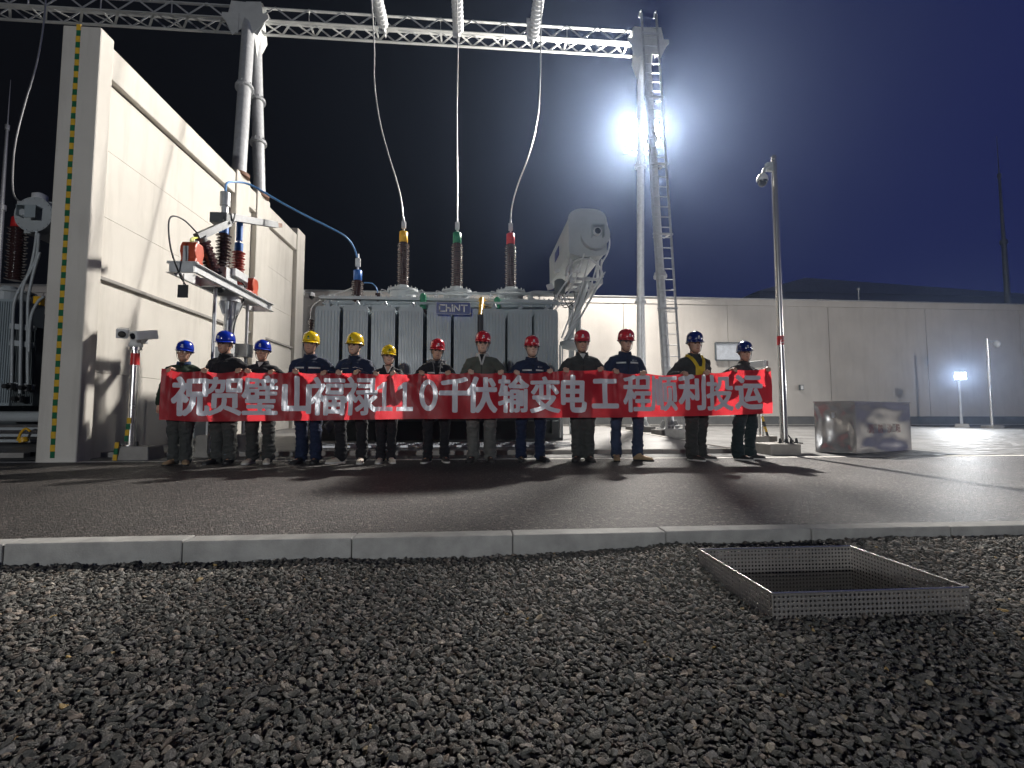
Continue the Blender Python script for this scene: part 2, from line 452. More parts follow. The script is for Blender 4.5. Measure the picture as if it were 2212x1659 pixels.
def gravel_mat():
    m = bpy.data.materials.new('gravel_stone'); m.use_nodes = True
    nt = m.node_tree; b = nt.nodes['Principled BSDF']
    oi = nt.nodes.new('ShaderNodeObjectInfo')
    r = nt.nodes.new('ShaderNodeValToRGB'); r.color_ramp.interpolation = 'LINEAR'
    el = r.color_ramp.elements
    el[0].position = 0; el[0].color = (0.040, 0.043, 0.040, 1); el[1].position = 1.0; el[1].color = (0.36, 0.23, 0.07, 1)
    for p, c in ((0.25, (0.092, 0.090, 0.080)), (0.45, (0.070, 0.066, 0.060)), (0.6, (0.125, 0.118, 0.102)), (0.75, (0.105, 0.084, 0.068)), (0.88, (0.20, 0.19, 0.175)), (0.95, (0.24, 0.19, 0.15)), (0.985, (0.30, 0.27, 0.23)), (0.995, (0.30, 0.26, 0.2))):
        e = el.new(p); e.color = (*c, 1)
    lk(nt, oi.outputs['Random'], r.inputs['Fac'])
    tc = nt.nodes.new('ShaderNodeTexCoord')
    n = nt.nodes.new('ShaderNodeTexNoise'); n.inputs['Scale'].default_value = 3.5; n.inputs['Detail'].default_value = 5
    lk(nt, tc.outputs['Object'], n.inputs['Vector'])
    mr = nt.nodes.new('ShaderNodeMapRange'); mr.inputs['To Min'].default_value = 0.8; mr.inputs['To Max'].default_value = 1.75
    lk(nt, n.outputs['Fac'], mr.inputs['Value'])
    mx = nt.nodes.new('ShaderNodeMix'); mx.data_type = 'RGBA'; mx.blend_type = 'MULTIPLY'; mx.inputs['Factor'].default_value = 1
    lk(nt, r.outputs[0], mx.inputs['A']); lk(nt, mr.outputs[0], mx.inputs['B'])
    lk(nt, mx.outputs['Result'], b.inputs['Base Color'])
    b.inputs['Roughness'].default_value = 0.62
    bp = nt.nodes.new('ShaderNodeBump'); bp.inputs['Strength'].default_value = 0.35; bp.inputs['Distance'].default_value = 0.08
    lk(nt, n.outputs['Fac'], bp.inputs['Height']); lk(nt, bp.outputs[0], b.inputs['Normal'])
    return m
GRAVEL = gravel_mat()
scol = bpy.data.collections.new('stone_shapes')     # shapes only, not linked to the scene
for k in range(16):
    me = stone_mesh(k); me.materials.append(GRAVEL)
    o = bpy.data.objects.new('stone_shape', me); scol.objects.link(o)
# drain frame footprint (kept clear of stones)
pts = []; scl = []; rot = []
def put(x, y, z, s):
    pts.append((x, y, z)); scl.append(s); rot.append((rnd.uniform(-0.75, 0.75), rnd.uniform(-0.75, 0.75), rnd.uniform(0, 2 * PI)))
def gz_gravel(x, y):
    a = min(1, max(0, (x - .25) / .8)); c = min(1, max(0, (y - 1.75) / .45)); a = a * a * (3 - 2 * a); c = c * c * (3 - 2 * c)
    return .040 * a * c + 0.012 + 0.012 * mnoise.noise(Vector((x * 2.1, y * 2.1, 0))) + 0.007 * mnoise.noise(Vector((x * 7, y * 7, 3)))
for layer, (step, zoff, lo, hi) in enumerate(((0.0145, -0.004, 0.016, 0.024), (0.0125, 0.004, 0.013, 0.023), (0.024, 0.009, 0.012, 0.030))):
    y = 0.35
    while y < 2.283:
        hw = 1.35 * y + 1.0
        x = -hw + rnd.uniform(0, step)
        while x < hw + 0.25:
            px = x + rnd.uniform(-.5, .5) * step; py = y + rnd.uniform(-.5, .5) * step
            if py < 2.284 and not (DX0 - 0.008 < px < DX1 + 0.008 and DY0 - 0.008 < py < DY1 + 0.008):
                s = rnd.uniform(lo, hi) * (1.25 if rnd.rand() < 0.05 else 1)
                put(px, py, gz_gravel(px, py) + zoff + rnd.uniform(-0.003, 0.004), s)
            x += step
        y += step
pm = bpy.data.meshes.new('gravel')
pm.vertices.add(len(pts)); pm.vertices.foreach_set('co', np.array(pts, dtype=np.float32).ravel())
at = pm.attributes.new('rot', 'FLOAT_VECTOR', 'POINT'); at.data.foreach_set('vector', np.array(rot, dtype=np.float32).ravel())
at = pm.attributes.new('scl', 'FLOAT', 'POINT'); at.data.foreach_set('value', np.array(scl, dtype=np.float32))
gravel = bpy.data.objects.new('gravel', pm); COL.objects.link(gravel)
prop(gravel, 'dark grey crushed stone gravel filling the bed in front of the kerb', 'gravel', kind='stuff')
pm.materials.append(GRAVEL)
ng = bpy.data.node_groups.new('scatter_stones', 'GeometryNodeTree')
ng.interface.new_socket('Geometry', in_out='INPUT', socket_type='NodeSocketGeometry')
ng.interface.new_socket('Geometry', in_out='OUTPUT', socket_type='NodeSocketGeometry')
gi = ng.nodes.new('NodeGroupInput'); go = ng.nodes.new('NodeGroupOutput')
iop = ng.nodes.new('GeometryNodeInstanceOnPoints'); ci = ng.nodes.new('GeometryNodeCollectionInfo')
ci.inputs['Collection'].default_value = scol; ci.inputs['Separate Children'].default_value = True; ci.inputs['Reset Children'].default_value = True
ra = ng.nodes.new('GeometryNodeInputNamedAttribute'); ra.data_type = 'FLOAT_VECTOR'; ra.inputs['Name'].default_value = 'rot'
sa = ng.nodes.new('GeometryNodeInputNamedAttribute'); sa.data_type = 'FLOAT'; sa.inputs['Name'].default_value = 'scl'
rv = ng.nodes.new('FunctionNodeRandomValue'); rv.data_type = 'INT'; rv.inputs[4].default_value = 0; rv.inputs[5].default_value = 15
ng.links.new(gi.outputs[0], iop.inputs['Points']); ng.links.new(ci.outputs[0], iop.inputs['Instance'])
iop.inputs['Pick Instance'].default_value = True
ng.links.new(rv.outputs[2], iop.inputs['Instance Index'])
e2r = ng.nodes.new('FunctionNodeEulerToRotation'); ng.links.new(ra.outputs[0], e2r.inputs[0])
ng.links.new(e2r.outputs[0], iop.inputs['Rotation']); ng.links.new(sa.outputs[0], iop.inputs['Scale'])
ng.links.new(iop.outputs[0], go.inputs[0])
gm = gravel.modifiers.new('scatter', 'NODES'); gm.node_group = ng

# ------------------------------------------------------------------ perforated drain frame
def perf_plate(mb, o, u, v, nu, nv, hole=0.30):
    """sheet spanned by u*nu cells, v*nv cells, each with an octagonal hole"""
    o = Vector(o); u = Vector(u); v = Vector(v)
    ang = [PI / 8 + k * PI / 4 for k in range(8)]
    for i in range(nu):
        for j in range(nv):
            c = o + u * (i + .5) + v * (j + .5)
            sq = [c + u * a + v * d for a, d in ((.5, .2), (.2, .5), (-.2, .5), (-.5, .2), (-.5, -.2), (-.2, -.5), (.2, -.5), (.5, -.2))]
            ho = [c + u * (hole * math.cos(a)) + v * (hole * math.sin(a)) for a in ang]
            co = [c + u * .5 + v * .5, c - u * .5 + v * .5, c - u * .5 - v * .5, c + u * .5 - v * .5]
            mb.add(sq + ho + co, [(0, 1, 9, 8), (1, 2, 10, 9), (2, 3, 11, 10), (3, 4, 12, 11), (4, 5, 13, 12), (5, 6, 14, 13), (6, 7, 15, 14), (7, 0, 8, 15),
                                  (0, 16, 1), (2, 17, 3), (4, 18, 5), (6, 19, 7)])
drain = empty('drain_guard', (DX0, DY0, 0), 'square open-topped perforated stainless steel drain guard set in the gravel', 'drain guard')
zt, zb = 0.100, -0.34
cell = 0.0155
nv = int((zt - 0.006 - zb) / cell)
for a, c in (((DX0, DY0), (DX1, DY0)), ((DX1, DY0), (DX1, DY1)), ((DX1, DY1), (DX0, DY1)), ((DX0, DY1), (DX0, DY0))):
    a = Vector((*a, 0)); c = Vector((*c, 0)); L = (c - a).length; nu = round(L / cell)
    m = MB(); perf_plate(m, a + Vector((0, 0, zb)), (c - a) / nu, Vector((0, 0, (zt - 0.004 - zb) / nv)), nu, nv)
    o = m.build('perforated_panel', PERF, drain)
    sm_ = o.modifiers.new('thickness', 'SOLIDIFY'); sm_.thickness = 0.0012
m = MB()
for a, c in (((DX0, DY0), (DX1, DY0)), ((DX1, DY0), (DX1, DY1)), ((DX1, DY1), (DX0, DY1)), ((DX0, DY1), (DX0, DY0))):
    m.tube([(*a, zt), (*c, zt)], 0.0042, 8)
m.build('rim', STAIN, drain)
m = MB(); m.add([(DX0, DY0, -0.335), (DX1, DY0, -0.335), (DX1, DY1, -0.335), (DX0, DY1, -0.335)], [(0, 1, 2, 3)])
m.build('pit_floor', CONC_D, drain)
m = MB(); t_ = .03  # unseen box added round the panels to block light from below ground
m.box(DX0 - t_, DX0 - .004, DY0 - t_, DY1 + t_, -.36, -.018); m.box(DX1 + .004, DX1 + t_, DY0 - t_, DY1 + t_, -.36, -.018)
m.box(DX0 - .004, DX1 + .004, DY0 - t_, DY0 - .004, -.36, -.018); m.box(DX0 - .004, DX1 + .004, DY1 + .004, DY1 + t_, -.36, -.018)
m.box(DX0 - t_, DX1 + t_, DY0 - t_, DY1 + t_, -.40, -.361)
m.build('pit_light_block', CONC_D, drain)

# ------------------------------------------------------------------ far boundary wall
WY = 19.0
wt = P(1400, 641, WY).z
far = MB(); far.box(-42, 46, WY + 0.06, WY + 0.34, 0.2, wt - 0.02)
farw = far.build('boundary_wall', CONC_D, label='long pale panelled wall closing the yard behind the transformer', cat='wall')
xj = P(1575, 800, WY).x; LJ = 4.46
k = -12; z0p = ZY1 + 0.36
while xj + k * LJ < 46:
    a = max(-42, xj + k * LJ); c = min(46, xj + (k + 1) * LJ)
    if c > a:
        m = MB(); m.box(a + 0.012, c - 0.012, WY, WY + 0.08, z0p, wt - 0.30); m.build('wall_panel', WALL_F, farw, bevel=0.006, seg=1)
    k += 1
m = MB(); m.box(-42, 46, WY - 0.02, WY + 0.36, wt - 0.295, wt - 0.03); m.build('coping', WALL_F, farw, bevel=0.01)
m = MB(); m.box(-42, 46, WY - 0.05, WY + 0.38, wt - 0.03, wt + 0.01); m.build('capping_strip', GALV_D, farw)
m = MB(); m.box(-42, 46, WY - 0.03, WY + 0.05, ZY1 - 0.1, z0p - 0.015); m.build('plinth', M('plinth_paint', (0.115, 0.118, 0.12), 0.7, 0, 0.2, 2.0), farw, bevel=0.008)
m = MB(); m.box(-42, 46, WY - 0.42, WY - 0.031, 0.1, ZY1 + 0.035); m.build('wall_apron', CONC, kind='structure')
m = MB(); m.box(-42, 46, WY - 1.05, WY - 0.60, 0.1, ZY1 + 0.005); m.build('drain_shade_strip', M('channel_shade', (0.02, 0.02, 0.022), 0.6), kind='structure')  # flat strip, the drain's shade put into its dark colour

# ------------------------------------------------------------------ firewall
XF = P(163, 998, 7.37).x
XL = P(75, 998, 7.37).x
YF = 7.37
ztop = P(163, 55, YF).z
def yface(px, py): 
    d = ray(px, py); return XF / d.x * d.y
Y1 = yface(236, 300)
YA0, YA1, YB0, YB1, YE0, YE1 = yface(508, 500), yface(537, 520), yface(553, 540), yface(580, 560), yface(641, 600), yface(656, 640)
print('firewall', XF, XL, ztop, Y1, YA0, YA1, YB0, YB1, YE0, YE1)
fw = empty('firewall', (XF, YF, 0), 'tall cream concrete firewall with green and yellow taped end beside the transformer', 'wall')
pw = 0.11     # pillars stand proud of the panels
XI = XF - pw
for a, c, zt_ in ((YF, Y1, ztop), (YA0, YA1, ztop - 0.0), (YB0, YB1, ztop - 0.0), (YE0, YE1, ztop + 0.12)):
    m = MB(); m.box(XL, XF, a, c, -0.05, zt_); m.build('pillar', WALL_L, fw, bevel=0.02)
zl1 = P(213, 590, yface(213, 590)).z       # top edge of the middle ledge
zh = P(240, 165, yface(240, 165)).z
print('ledges', zl1, zh)
for a, c in ((Y1, YA0), (YA1, YB0), (YB1, YE0)):
    a += 0.002; c -= 0.002
    nb = 2
    for q in range(nb):
        z0_ = -0.05 + (zl1 - .05) * q / nb; z1_ = -0.05 + (zl1 - .05) * (q + 1) / nb - .0035
        m = MB(); m.box(XL + pw, XI, a, c, z0_, z1_); m.build('lower_panel', WALL_L, fw, bevel=.003, seg=1)
    nb = 3
    for q in range(nb):
        z0_ = zl1 - .098 + (zh - zl1 + .078) * q / nb; z1_ = zl1 - .098 + (zh - zl1 + .078) * (q + 1) / nb - .0035
        m = MB(); m.box(XL + pw, XI - 0.03, a, c, z0_, z1_); m.build('upper_panel', WALL_L, fw, bevel=.003, seg=1)
    m = MB(); m.box(XL + pw + .03, XI - 0.06, a, c, 0, zh); m.build('core', CONC_D, fw)
    m = MB(); m.box(XL + pw - .05, XI + 0.075, a, c, zh, ztop - 0.10); m.build('top_beam', WALL_L, fw, bevel=0.015)
    m = MB(); m.box(XI - 0.028, XI + 0.05, a, c, zl1 - 0.055, zl1); m.build('ledge', CONC, fw, bevel=0.008)
# taped edge marking
a0 = P(157, 52, YF - 0.004); a1 = P(112, 990, YF - 0.004)
n = 70
sq = MB(); sq.box(-0.031, 0.031, -0.002, 0.002, 0, 1)
for i in range(n):
    t0 = i / n; t1 = (i + 1) / n
    p0 = a1.lerp(a0, t0); p1 = a1.lerp(a0, t1)
    wv = rnd.uniform(-0.003, 0.003)
    m = MB(); xm = a1.x + rnd.uniform(-0.002, 0.002)
    m.box(xm - 0.032 + wv, xm + 0.032, YF - 0.003 - 0.0012 * (i % 2), YF - 0.0005, p0.z + 0.002, p1.z + 0.004)
    m.build('tape_square', TAPE_Y if i % 2 else TAPE_G, fw)
# ================================================================== GANTRY
YG = 13.15
XR = 5.03                       # right column
XLc = P(535, 60, YG).x          # left column (stands on the firewall)
zb_ = P(1118, 75, YG).z         # bottom chords
ztc = P(1118, 50, YG).z         # top chords
d_ = ray(1118, 105); YG2 = (zb_ - CAMZ) / d_.z * d_.y
YG2 = min(YG2, YG + 0.62)
YM = (YG + YG2) / 2
print('gantry', XLc, zb_, ztc, YG2)
gan = empty('gantry', (XR, YM, gz(YM)), 'white lattice line gantry spanning high over the transformer on tubular A columns', 'gantry')
cw = 0.085
for (y, z) in ((YG, zb_), (YG2, zb_), (YG, ztc), (YG2, ztc)):
    m = MB(); m.angle((-16, y, z), (XR - 0.15, y, z), cw, 0.009); m.build('chord', BEAM, gan)
step = 0.46
i = 0; x = XR - 0.55
while x > -15.5:
    xa, xb = x, x - step
    s = i % 2
    ya, yb = (YG, YG2) if s else (YG2, YG)
    m = MB(); m.bar((xa, ya, zb_ - .01), (xb, yb, zb_ - .01), 0.055, 0.008); m.build('bottom_lacing', BEAM, gan)
    za, zc = (zb_, ztc) if s else (ztc, zb_)
    m = MB(); m.bar((xa, YG - .012, za), (xb, YG - .012, zc), 0.008, 0.045, up=(0, 0, 1)); m.build('side_lacing', GALV, gan)
    m = MB(); m.bar((xa, YG2 + .012, za), (xb, YG2 + .012, zc), 0.008, 0.045, up=(0, 0, 1)); m.build('side_lacing', GALV, gan)
    if i % 4 == 0:
        m = MB(); m.bar((xa, YG, zb_ - .02), (xa, YG2, zb_ - .02), 0.05, 0.008); m.bar((xa, YG, zb_), (xa, YG, ztc), 0.04, 0.008, up=(1, 0, 0)); m.build('batten', BEAM, gan)
    x -= step; i += 1
def tube_leg(root, a, b, r, flanges, mt=GALV):
    a = Vector(a); b = Vector(b)
    m = MB(); m.cyl(a, b, r, r, 24)
    o = m.build('leg', mt, root)
    d = (b - a)
    for t in flanges:
        c = a + d * t; dn = d.normalized()
        m = MB(); m.cyl(c - dn * 0.03, c - dn * 0.004, r + 0.065, n=24); m.cyl(c + dn * 0.004, c + dn * 0.03, r + 0.065, n=24)
        for k in range(10):
            an = k * PI / 5
            xx = dn.cross(Vector((0, 1, 0))).normalized(); yy_ = dn.cross(xx)
            p = c + xx * ((r + .045) * math.cos(an)) + yy_ * ((r + .045) * math.sin(an))
            m.cyl(p - dn * .05, p + dn * .05, 0.011, n=6)
            e_ = xx * math.cos(an + .3) + yy_ * math.sin(an + .3)
            m.bar(c + e_ * (r + .028) + dn * .03, c + e_ * (r + .006) + dn * .13, 0.008, 0.05, up=e_)
        m.build('flange', mt, o)
    return o
ztop_r = zb_ + 0.02
YFn, YFf = 12.0, 14.6
foot_n = Vector((XR - .02, YFn, gz(YFn) + 0.22)); foot_f = Vector((XR + .12, YFf, gz(YFf) + 0.18))
topn = Vector((XR, YM - 0.22, ztop_r)); topf = Vector((XR, YM + 0.22, ztop_r))
tube_leg(gan, foot_n, topn, 0.115, (0.36, 0.72))
tube_leg(gan, foot_f, topf, 0.11, (0.335, 0.70))
for f_, nm in ((foot_n, 1), (foot_f, 2)):
    m = MB(); m.box(f_.x - .36, f_.x + .36, f_.y - .36, f_.y + .36, -0.1, f_.z - 0.02); m.build('concrete_foot', CONC_D, gan, bevel=0.015)
    m = MB(); m.box(f_.x - .24, f_.x + .24, f_.y - .24, f_.y + .24, f_.z - 0.02, f_.z + .01)
    for k in range(8):
        an = k * PI / 4; m.bar(f_ + Vector((.22 * math.cos(an), .22 * math.sin(an), .01)), f_ + Vector((.13 * math.cos(an), .13 * math.sin(an), .2)), 0.01, 0.12)
    m.build('base_plate', GALV, gan)
# gusset plates: folded fans where beam and column meet
for X0, flip in ((XR, 1), (XLc, 1)):
    m = MB()
    m.bar((X0 - .42, YM, ztc + .02), (X0 + .42, YM, ztc + .02), YG2 - YG + .2, 0.012)
    for s_ in (-1, 1):
        pts_ = [(-0.40 * s_, ztc + .02), (-.52 * s_, zb_ - .25), (-.34 * s_, zb_ - .62), (-.10 * s_, zb_ - .42), (0, zb_ - 1.0), (0, ztc)]
        y0 = YG - .13 - (0.02 if s_ < 0 else 0)
        m.prism([(X0 + u, v) for u, v in pts_], y0, y0 + 0.012, lambda u, v, w: (u, w, v))
        m.prism([(YG - .12, zb_ - .1), (YM, zb_ - 1.1), (YG2 + .3, zb_ - .1), (YG2 + .12, ztc), (YG - .12, ztc)], X0 + s_ * .17, X0 + s_ * .17 + .012, lambda u, v, w: (w, u, v))
        m.prism([(-.17 * s_, 0), (-.62 * s_, .50), (-.62 * s_, .62), (-.17 * s_, .62)], YG - .16, YG - .15, lambda u, v, w: (X0 + u, w, zb_ - .62 + v))
    m.build('gusset_plate', BEAM, gan)
# left A column standing on the firewall pillars
ya_, yb_ = (YA0 + YA1) / 2, (YB0 + YB1) / 2
XLf = P(516, 380, ya_).x
an_ = Vector((XLf, ya_, ztop + 0.02)); af_ = Vector((XLf, yb_, ztop + 0.02))
tube_leg(gan, an_, (XLc, YM - .2, zb_ + .05), 0.16, (0.52,))
tube_leg(gan, af_, (XLc, YM + .2, zb_ + .05), 0.15, (0.30, 0.55))
for q in (an_, af_):
    m = MB(); m.cyl(q - Vector((0, 0, .06)), q + Vector((0, 0, .02)), .24, n=20); m.build('base_plate', RUST, gan)
# ladder lashed to the near leg
lad = empty('ladder', (XR + 0.08, YFn - .35, gz(YFn)), 'galvanised steel ladder climbing the right gantry column', 'ladder')
la = Vector((XR + 0.02, YFn - 0.28, gz(YFn) + 0.0)); dl = (topn - foot_n); lb = la + dl * (1.0 / dl.z) * (P(1425, 5, 12.6).z - la.z)
dn = dl.normalized(); hw = 0.225
for s_ in (-1, 1):
    m = MB(); m.bar(la + Vector((s_ * hw, 0, 0)), lb + Vector((s_ * hw, 0, 0)), 0.045, 0.05, up=(0, -1, 0))
    m.tube([lb + Vector((s_ * hw, 0, 0)), lb + Vector((s_ * hw, .02, .12)), lb + Vector((s_ * hw, .14, .16)), lb + Vector((s_ * hw, .2, .05))], .02)
    m.build('rail', GALV_D, lad)
nr = int((lb - la).length / 0.30)
for k in range(1, nr):
    c = la + dn * (k * 0.30)
    m = MB(); m.cyl(c - Vector((hw, 0, 0)), c + Vector((hw, 0, 0)), 0.012, n=8); m.build('rung', GALV, lad)
for k in range(4, nr, 7):
    c = la + dn * (k * 0.30 + .1)
    m = MB(); m.bar(c - Vector((hw + .05, 0, 0)), c + Vector((hw + .05, 0, 0)), 0.05, 0.05)
    m.bar(c - Vector((hw, 0, 0)), c + Vector((-.14, .3, 0)), 0.05, 0.01); m.bar(c + Vector((hw, 0, 0)), c + Vector((.14, .3, 0)), 0.05, 0.01); m.build('bracket', GALV, lad)
m = MB(); m.box(la.x - .32, la.x + .32, la.y - .12, la.y + .16, gz(YFn), gz(YFn) + .2); m.build('foot_channel', GALV_D, lad)

# ------------------------------------------------------------------ insulator strings and droppers
def string(px, label):
    a = P(px[0], px[1], YG - 0.25)
    root = empty('insulator_string', a, label, 'insulator', 'strain insulator strings under the gantry')
    L = 1.45; d = Vector((0, -1, 0.045)).normalized()
    m = MB(); prof = [(0.03, 0)]
    nD = 10
    for k in range(nD):
        h = 0.05 + k * (L - .1) / nD
        prof += [(0.05, h), (0.155, h + .012), (0.155, h + .026), (0.06, h + .07), (0.045, h + .075)]
    prof += [(0.03, L)]
    m.lathe(prof, a, 20, d); m.build('discs', WHITE_INS, root)
    m = MB(); m.cyl(a - d * 0.16, a + d * 0.02, 0.05, n=12); m.bar(a - d * .16, a - d * .36 , 0.03, 0.10); m.build('shackle', GALV, root)
    e_ = a + d * L
    m = MB(); m.cyl(e_ - d * 0.01, e_ + d * 0.06, 0.08, n=14); m.bar(e_ + d * .06, e_ + d * .32, 0.05, 0.09); m.build('clamp', GALV, root)
    # hanger plate on the beam
    m = MB(); m.bar((a.x - .12, YG - .03, ztc + .15), (a.x - .12, YG - .03, zb_ - .15), 0.012, 0.10, up=(1, 0, 0)); m.bar((a.x + .0, YG - .06, ztc + .1), (a.x + .0, YG - .06, zb_ - .3), 0.02, 0.06, up=(1, 0, 0))
    m.cbox((a.x - .06, YG - .05, zb_ - .12), (.2, .03, .16)); m.cyl((a.x - .16, YG - .05, zb_ - .22), (a.x + .04, YG - .05, zb_ - .22), .03, n=8); m.build('hanger', GALV, root)
    return e_ + d * .3
s0 = string((828, 56), 'white ribbed insulator string on the gantry beam, leftmost of three')
s1 = string((990, 66), 'white ribbed insulator string on the gantry beam, middle one above the green capped bushing')
s2 = string((1152, 80), 'white ribbed insulator string on the gantry beam, rightmost of three beside the ladder column')

def spline(pts, n=10):
    pts = [Vector(p) for p in pts]; out = []
    Q = [pts[0] * 2 - pts[1]] + pts + [pts[-1] * 2 - pts[-2]]
    for i in range(1, len(Q) - 2):
        for k in range(n):
            t = k / n
            out.append(0.5 * ((2 * Q[i]) + (Q[i + 1] - Q[i - 1]) * t + (2 * Q[i - 1] - 5 * Q[i] + 4 * Q[i + 1] - Q[i + 2]) * t * t + (3 * Q[i] - Q[i - 1] - 3 * Q[i + 1] + Q[i + 2]) * t ** 3))
    out.append(pts[-1]); return out
def pxs(lst, YA, YB):
    n = len(lst) - 1
    return [P(x, y, YA + (YB - YA) * i / n) for i, (x, y) in enumerate(lst)]
YBu = 11.2
WS = 'bare conductors dropping to the transformer bushings'
for lst, e_, lb_ in (([(808, 90), (808, 160), (812, 210), (822, 270), (838, 330), (858, 395), (868, 440), (871, 484)], s0, 'bare conductor bowing down to the yellow capped bushing'),
                     ([(989, 95), (988, 170), (987, 240), (987, 300), (988, 370), (988, 430), (988, 484)], s1, 'straight bare conductor dropping to the green capped bushing'),
                     ([(1168, 100), (1167, 170), (1163, 240), (1152, 300), (1137, 350), (1118, 400), (1106, 445), (1102, 484)], s2, 'bare conductor bowing down to the red capped bushing')):
    p = [e_] + pxs(lst, 11.7, YBu)
    m = MB(); m.tube(spline(p), 0.0165, 8)
    prop(m.build('conductor', CABLE), lb_, 'cable', WS)

# ================================================================== TRANSFORMER
def sheds(h, n, r0, r1):
    prof = [(r0, 0)]
    for k in range(n):
        z = h * (k + 0.15) / n; q = h / n
        rr = r1 if k % 2 == 0 else r1 * 0.86
        prof += [(r0, z), (rr, z + q * 0.18), (rr * 0.995, z + q * .28), (r0 * 1.05, z + q * .62)]
    prof.append((r0, h)); return prof
YRd = 9.3
tr = empty('transformer', (P(945, 800, YRd).x, 10.6, BAYZ(10)), 'large grey oil filled transformer with nine finned radiators and three tall bushings', 'transformer')
rad_px = [(681, 734, 661), (742, 795, 661), (803, 854, 662), (862, 914, 663), (923, 974, 664), (981, 1034, 666), (1040, 1091, 667), (1098, 1149, 668), (1156, 1205, 669)]
zr0 = 0.72
RADM = GREY
def radiator(x0, x1, z1, yf, depth):
    """one bank: face plate with pressed channels, then thin plates behind it, a header above"""
    w = x1 - x0
    prof = []; nch = 7
    m = MB()
    # front plate with pressed vertical channels
    xs = []; 
    for k in range(nch):
        c0 = x0 + .015 + (w - .03) * k / nch; q = (w - .03) / nch
        xs += [(c0, 0), (c0 + q * .18, 0), (c0 + q * .34, -.005), (c0 + q * .66, -.005), (c0 + q * .82, 0)]
    xs.append((x1 - .015, 0))
    vs = []; fs = []
    for (x, dy) in xs: vs += [(x, yf + dy, zr0 + .03), (x, yf + dy, z1 - .09)]
    for k in range(len(xs) - 1): fs.append((2 * k, 2 * k + 2, 2 * k + 3, 2 * k + 1))
    m.add(vs, fs)
    ch = .05
    m.prism([(x0 + ch * .4, zr0), (x1 - ch * .4, zr0), (x1, zr0 + ch), (x1, z1 - ch), (x1 - ch * .6, z1), (x0 + ch * .6, z1), (x0, z1 - ch), (x0, zr0 + ch)], yf + .002, yf + .016, lambda u, v, w_: (u, w_, v))
    root = m.build('radiator', RADM, tr)
    nf = 13
    fm = None
    for k in range(1, nf):
        y = yf + depth * k / nf
        if fm is None:
            f = MB(); f.prism([(x0 + .02, zr0), (x1 - .02, zr0), (x1, zr0 + ch), (x1, z1 - ch), (x1 - .03, z1), (x0 + .03, z1), (x0, z1 - ch), (x0, zr0 + ch)], yf, yf + .012, lambda u, v, w_: (u, w_, v))
            fm = f.mesh('fin', RADM)
        o = link('fin', fm, root); o.location.y = y - yf
    m = MB(); xm = (x0 + x1) / 2
    m.cyl((xm, yf - .005, z1 + .005), (xm, yf + depth, z1 + .005), 0.045, n=12); m.cyl((xm, yf - .005, zr0), (xm, yf + depth + .2, zr0), 0.045, n=12)
    m.lathe([(.055, 0), (.055, .03), (.03, .06), (.018, .09)], (xm + .02, yf + .05, z1 + .03), 12)
    m.build('header_pipe', RADM, root)
    for zz in (zr0 + .62 * (z1 - zr0),):
        m = MB(); m.bar((x1 + .001, yf + .02, zz - .03), (x1 + .001, yf + depth, zz + .06), 0.006, 0.008, up=(1, 0, 0)); m.build('tie_rod', GALV, root)
    return root
for a, c, t in rad_px:
    x0 = P(a, t, YRd).x; x1 = P(c, t, YRd).x; z1 = P((a + c) / 2, t, YRd).z
    radiator(x0, x1, z1, YRd, 0.62)
tx0 = P(700, 700, 10.2).x; tx1 = P(1195, 700, 10.2).x
tz1 = P(1000, 662, 10.9).z - .05
m = MB(); m.box(tx0, tx1, 10.15, 12.3, 0.55, tz1 - .02); m.build('tank', GREY, tr, bevel=0.03)
m = MB(); m.box(tx0 - .08, tx1 + .08, 10.07, 12.38, tz1 - .02, tz1 + .04)
for k in range(46):
    x = tx0 + (tx1 - tx0) * k / 45; m.cyl((x, 10.1, tz1 + .04), (x, 10.1, tz1 + .07), .014, n=6)
m.build('tank_lid', GREY_L, tr)
m = MB()
for y in (10.3, 12.1): m.box(tx0 - .2, tx1 + .2, y - .1, y + .1, BAYZ(10) + .0, .56)
for k in range(5):
    x = tx0 + (tx1 - tx0) * k / 4; m.box(x - .07, x + .07, 10.0, 12.4, .28, .555)
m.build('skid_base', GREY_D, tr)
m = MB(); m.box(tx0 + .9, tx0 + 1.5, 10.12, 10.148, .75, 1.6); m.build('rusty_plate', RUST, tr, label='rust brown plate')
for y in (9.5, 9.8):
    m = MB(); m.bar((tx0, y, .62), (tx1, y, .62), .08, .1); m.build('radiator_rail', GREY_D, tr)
# manifold pipes along the top
zp = P(950, 655, 9.75).z
m = MB(); m.tube([P(697, 655, 9.75), P(950, 655, 9.75), P(1205, 655, 9.75)], 0.026, 8)
for a, c, t in rad_px:
    x = P((a + c) / 2, t, YRd).x; m.cyl((x + .05, 9.75, zp - .12), (x + .05, 9.75, zp + .005), .03, n=8)
m.build('vent_pipe', GREY, tr)
m = MB(); m.tube([P(876, 634, 10.7), P(1000, 634, 10.7), P(1120, 634, 10.7), P(1175, 634, 10.9)], 0.03, 8)
m.tube(spline([P(1205, 655, 10.2), P(1150, 650, 10.2), P(1148, 636, 10.3), P(1160, 633, 10.4), P(1195, 634, 10.6), P(1212, 628, 10.7)]), 0.055, 10)
m.tube([P(1146, 690, 10.2), P(1146, 640, 10.2)], 0.06, 10)
m.build('oil_pipe', GREY_L, tr)
for xp in (905, 942, 1015, 1060, 1165):
    m = MB(); q = P(xp, 634, 10.66); m.cyl(q, q + Vector((0, 0, -.16)), .012, n=6); m.cyl(q + Vector((-.04, 0, -.05)), q + Vector((.04, 0, -.05)), .02, n=8); m.build('bleed_valve', GALV, tr)

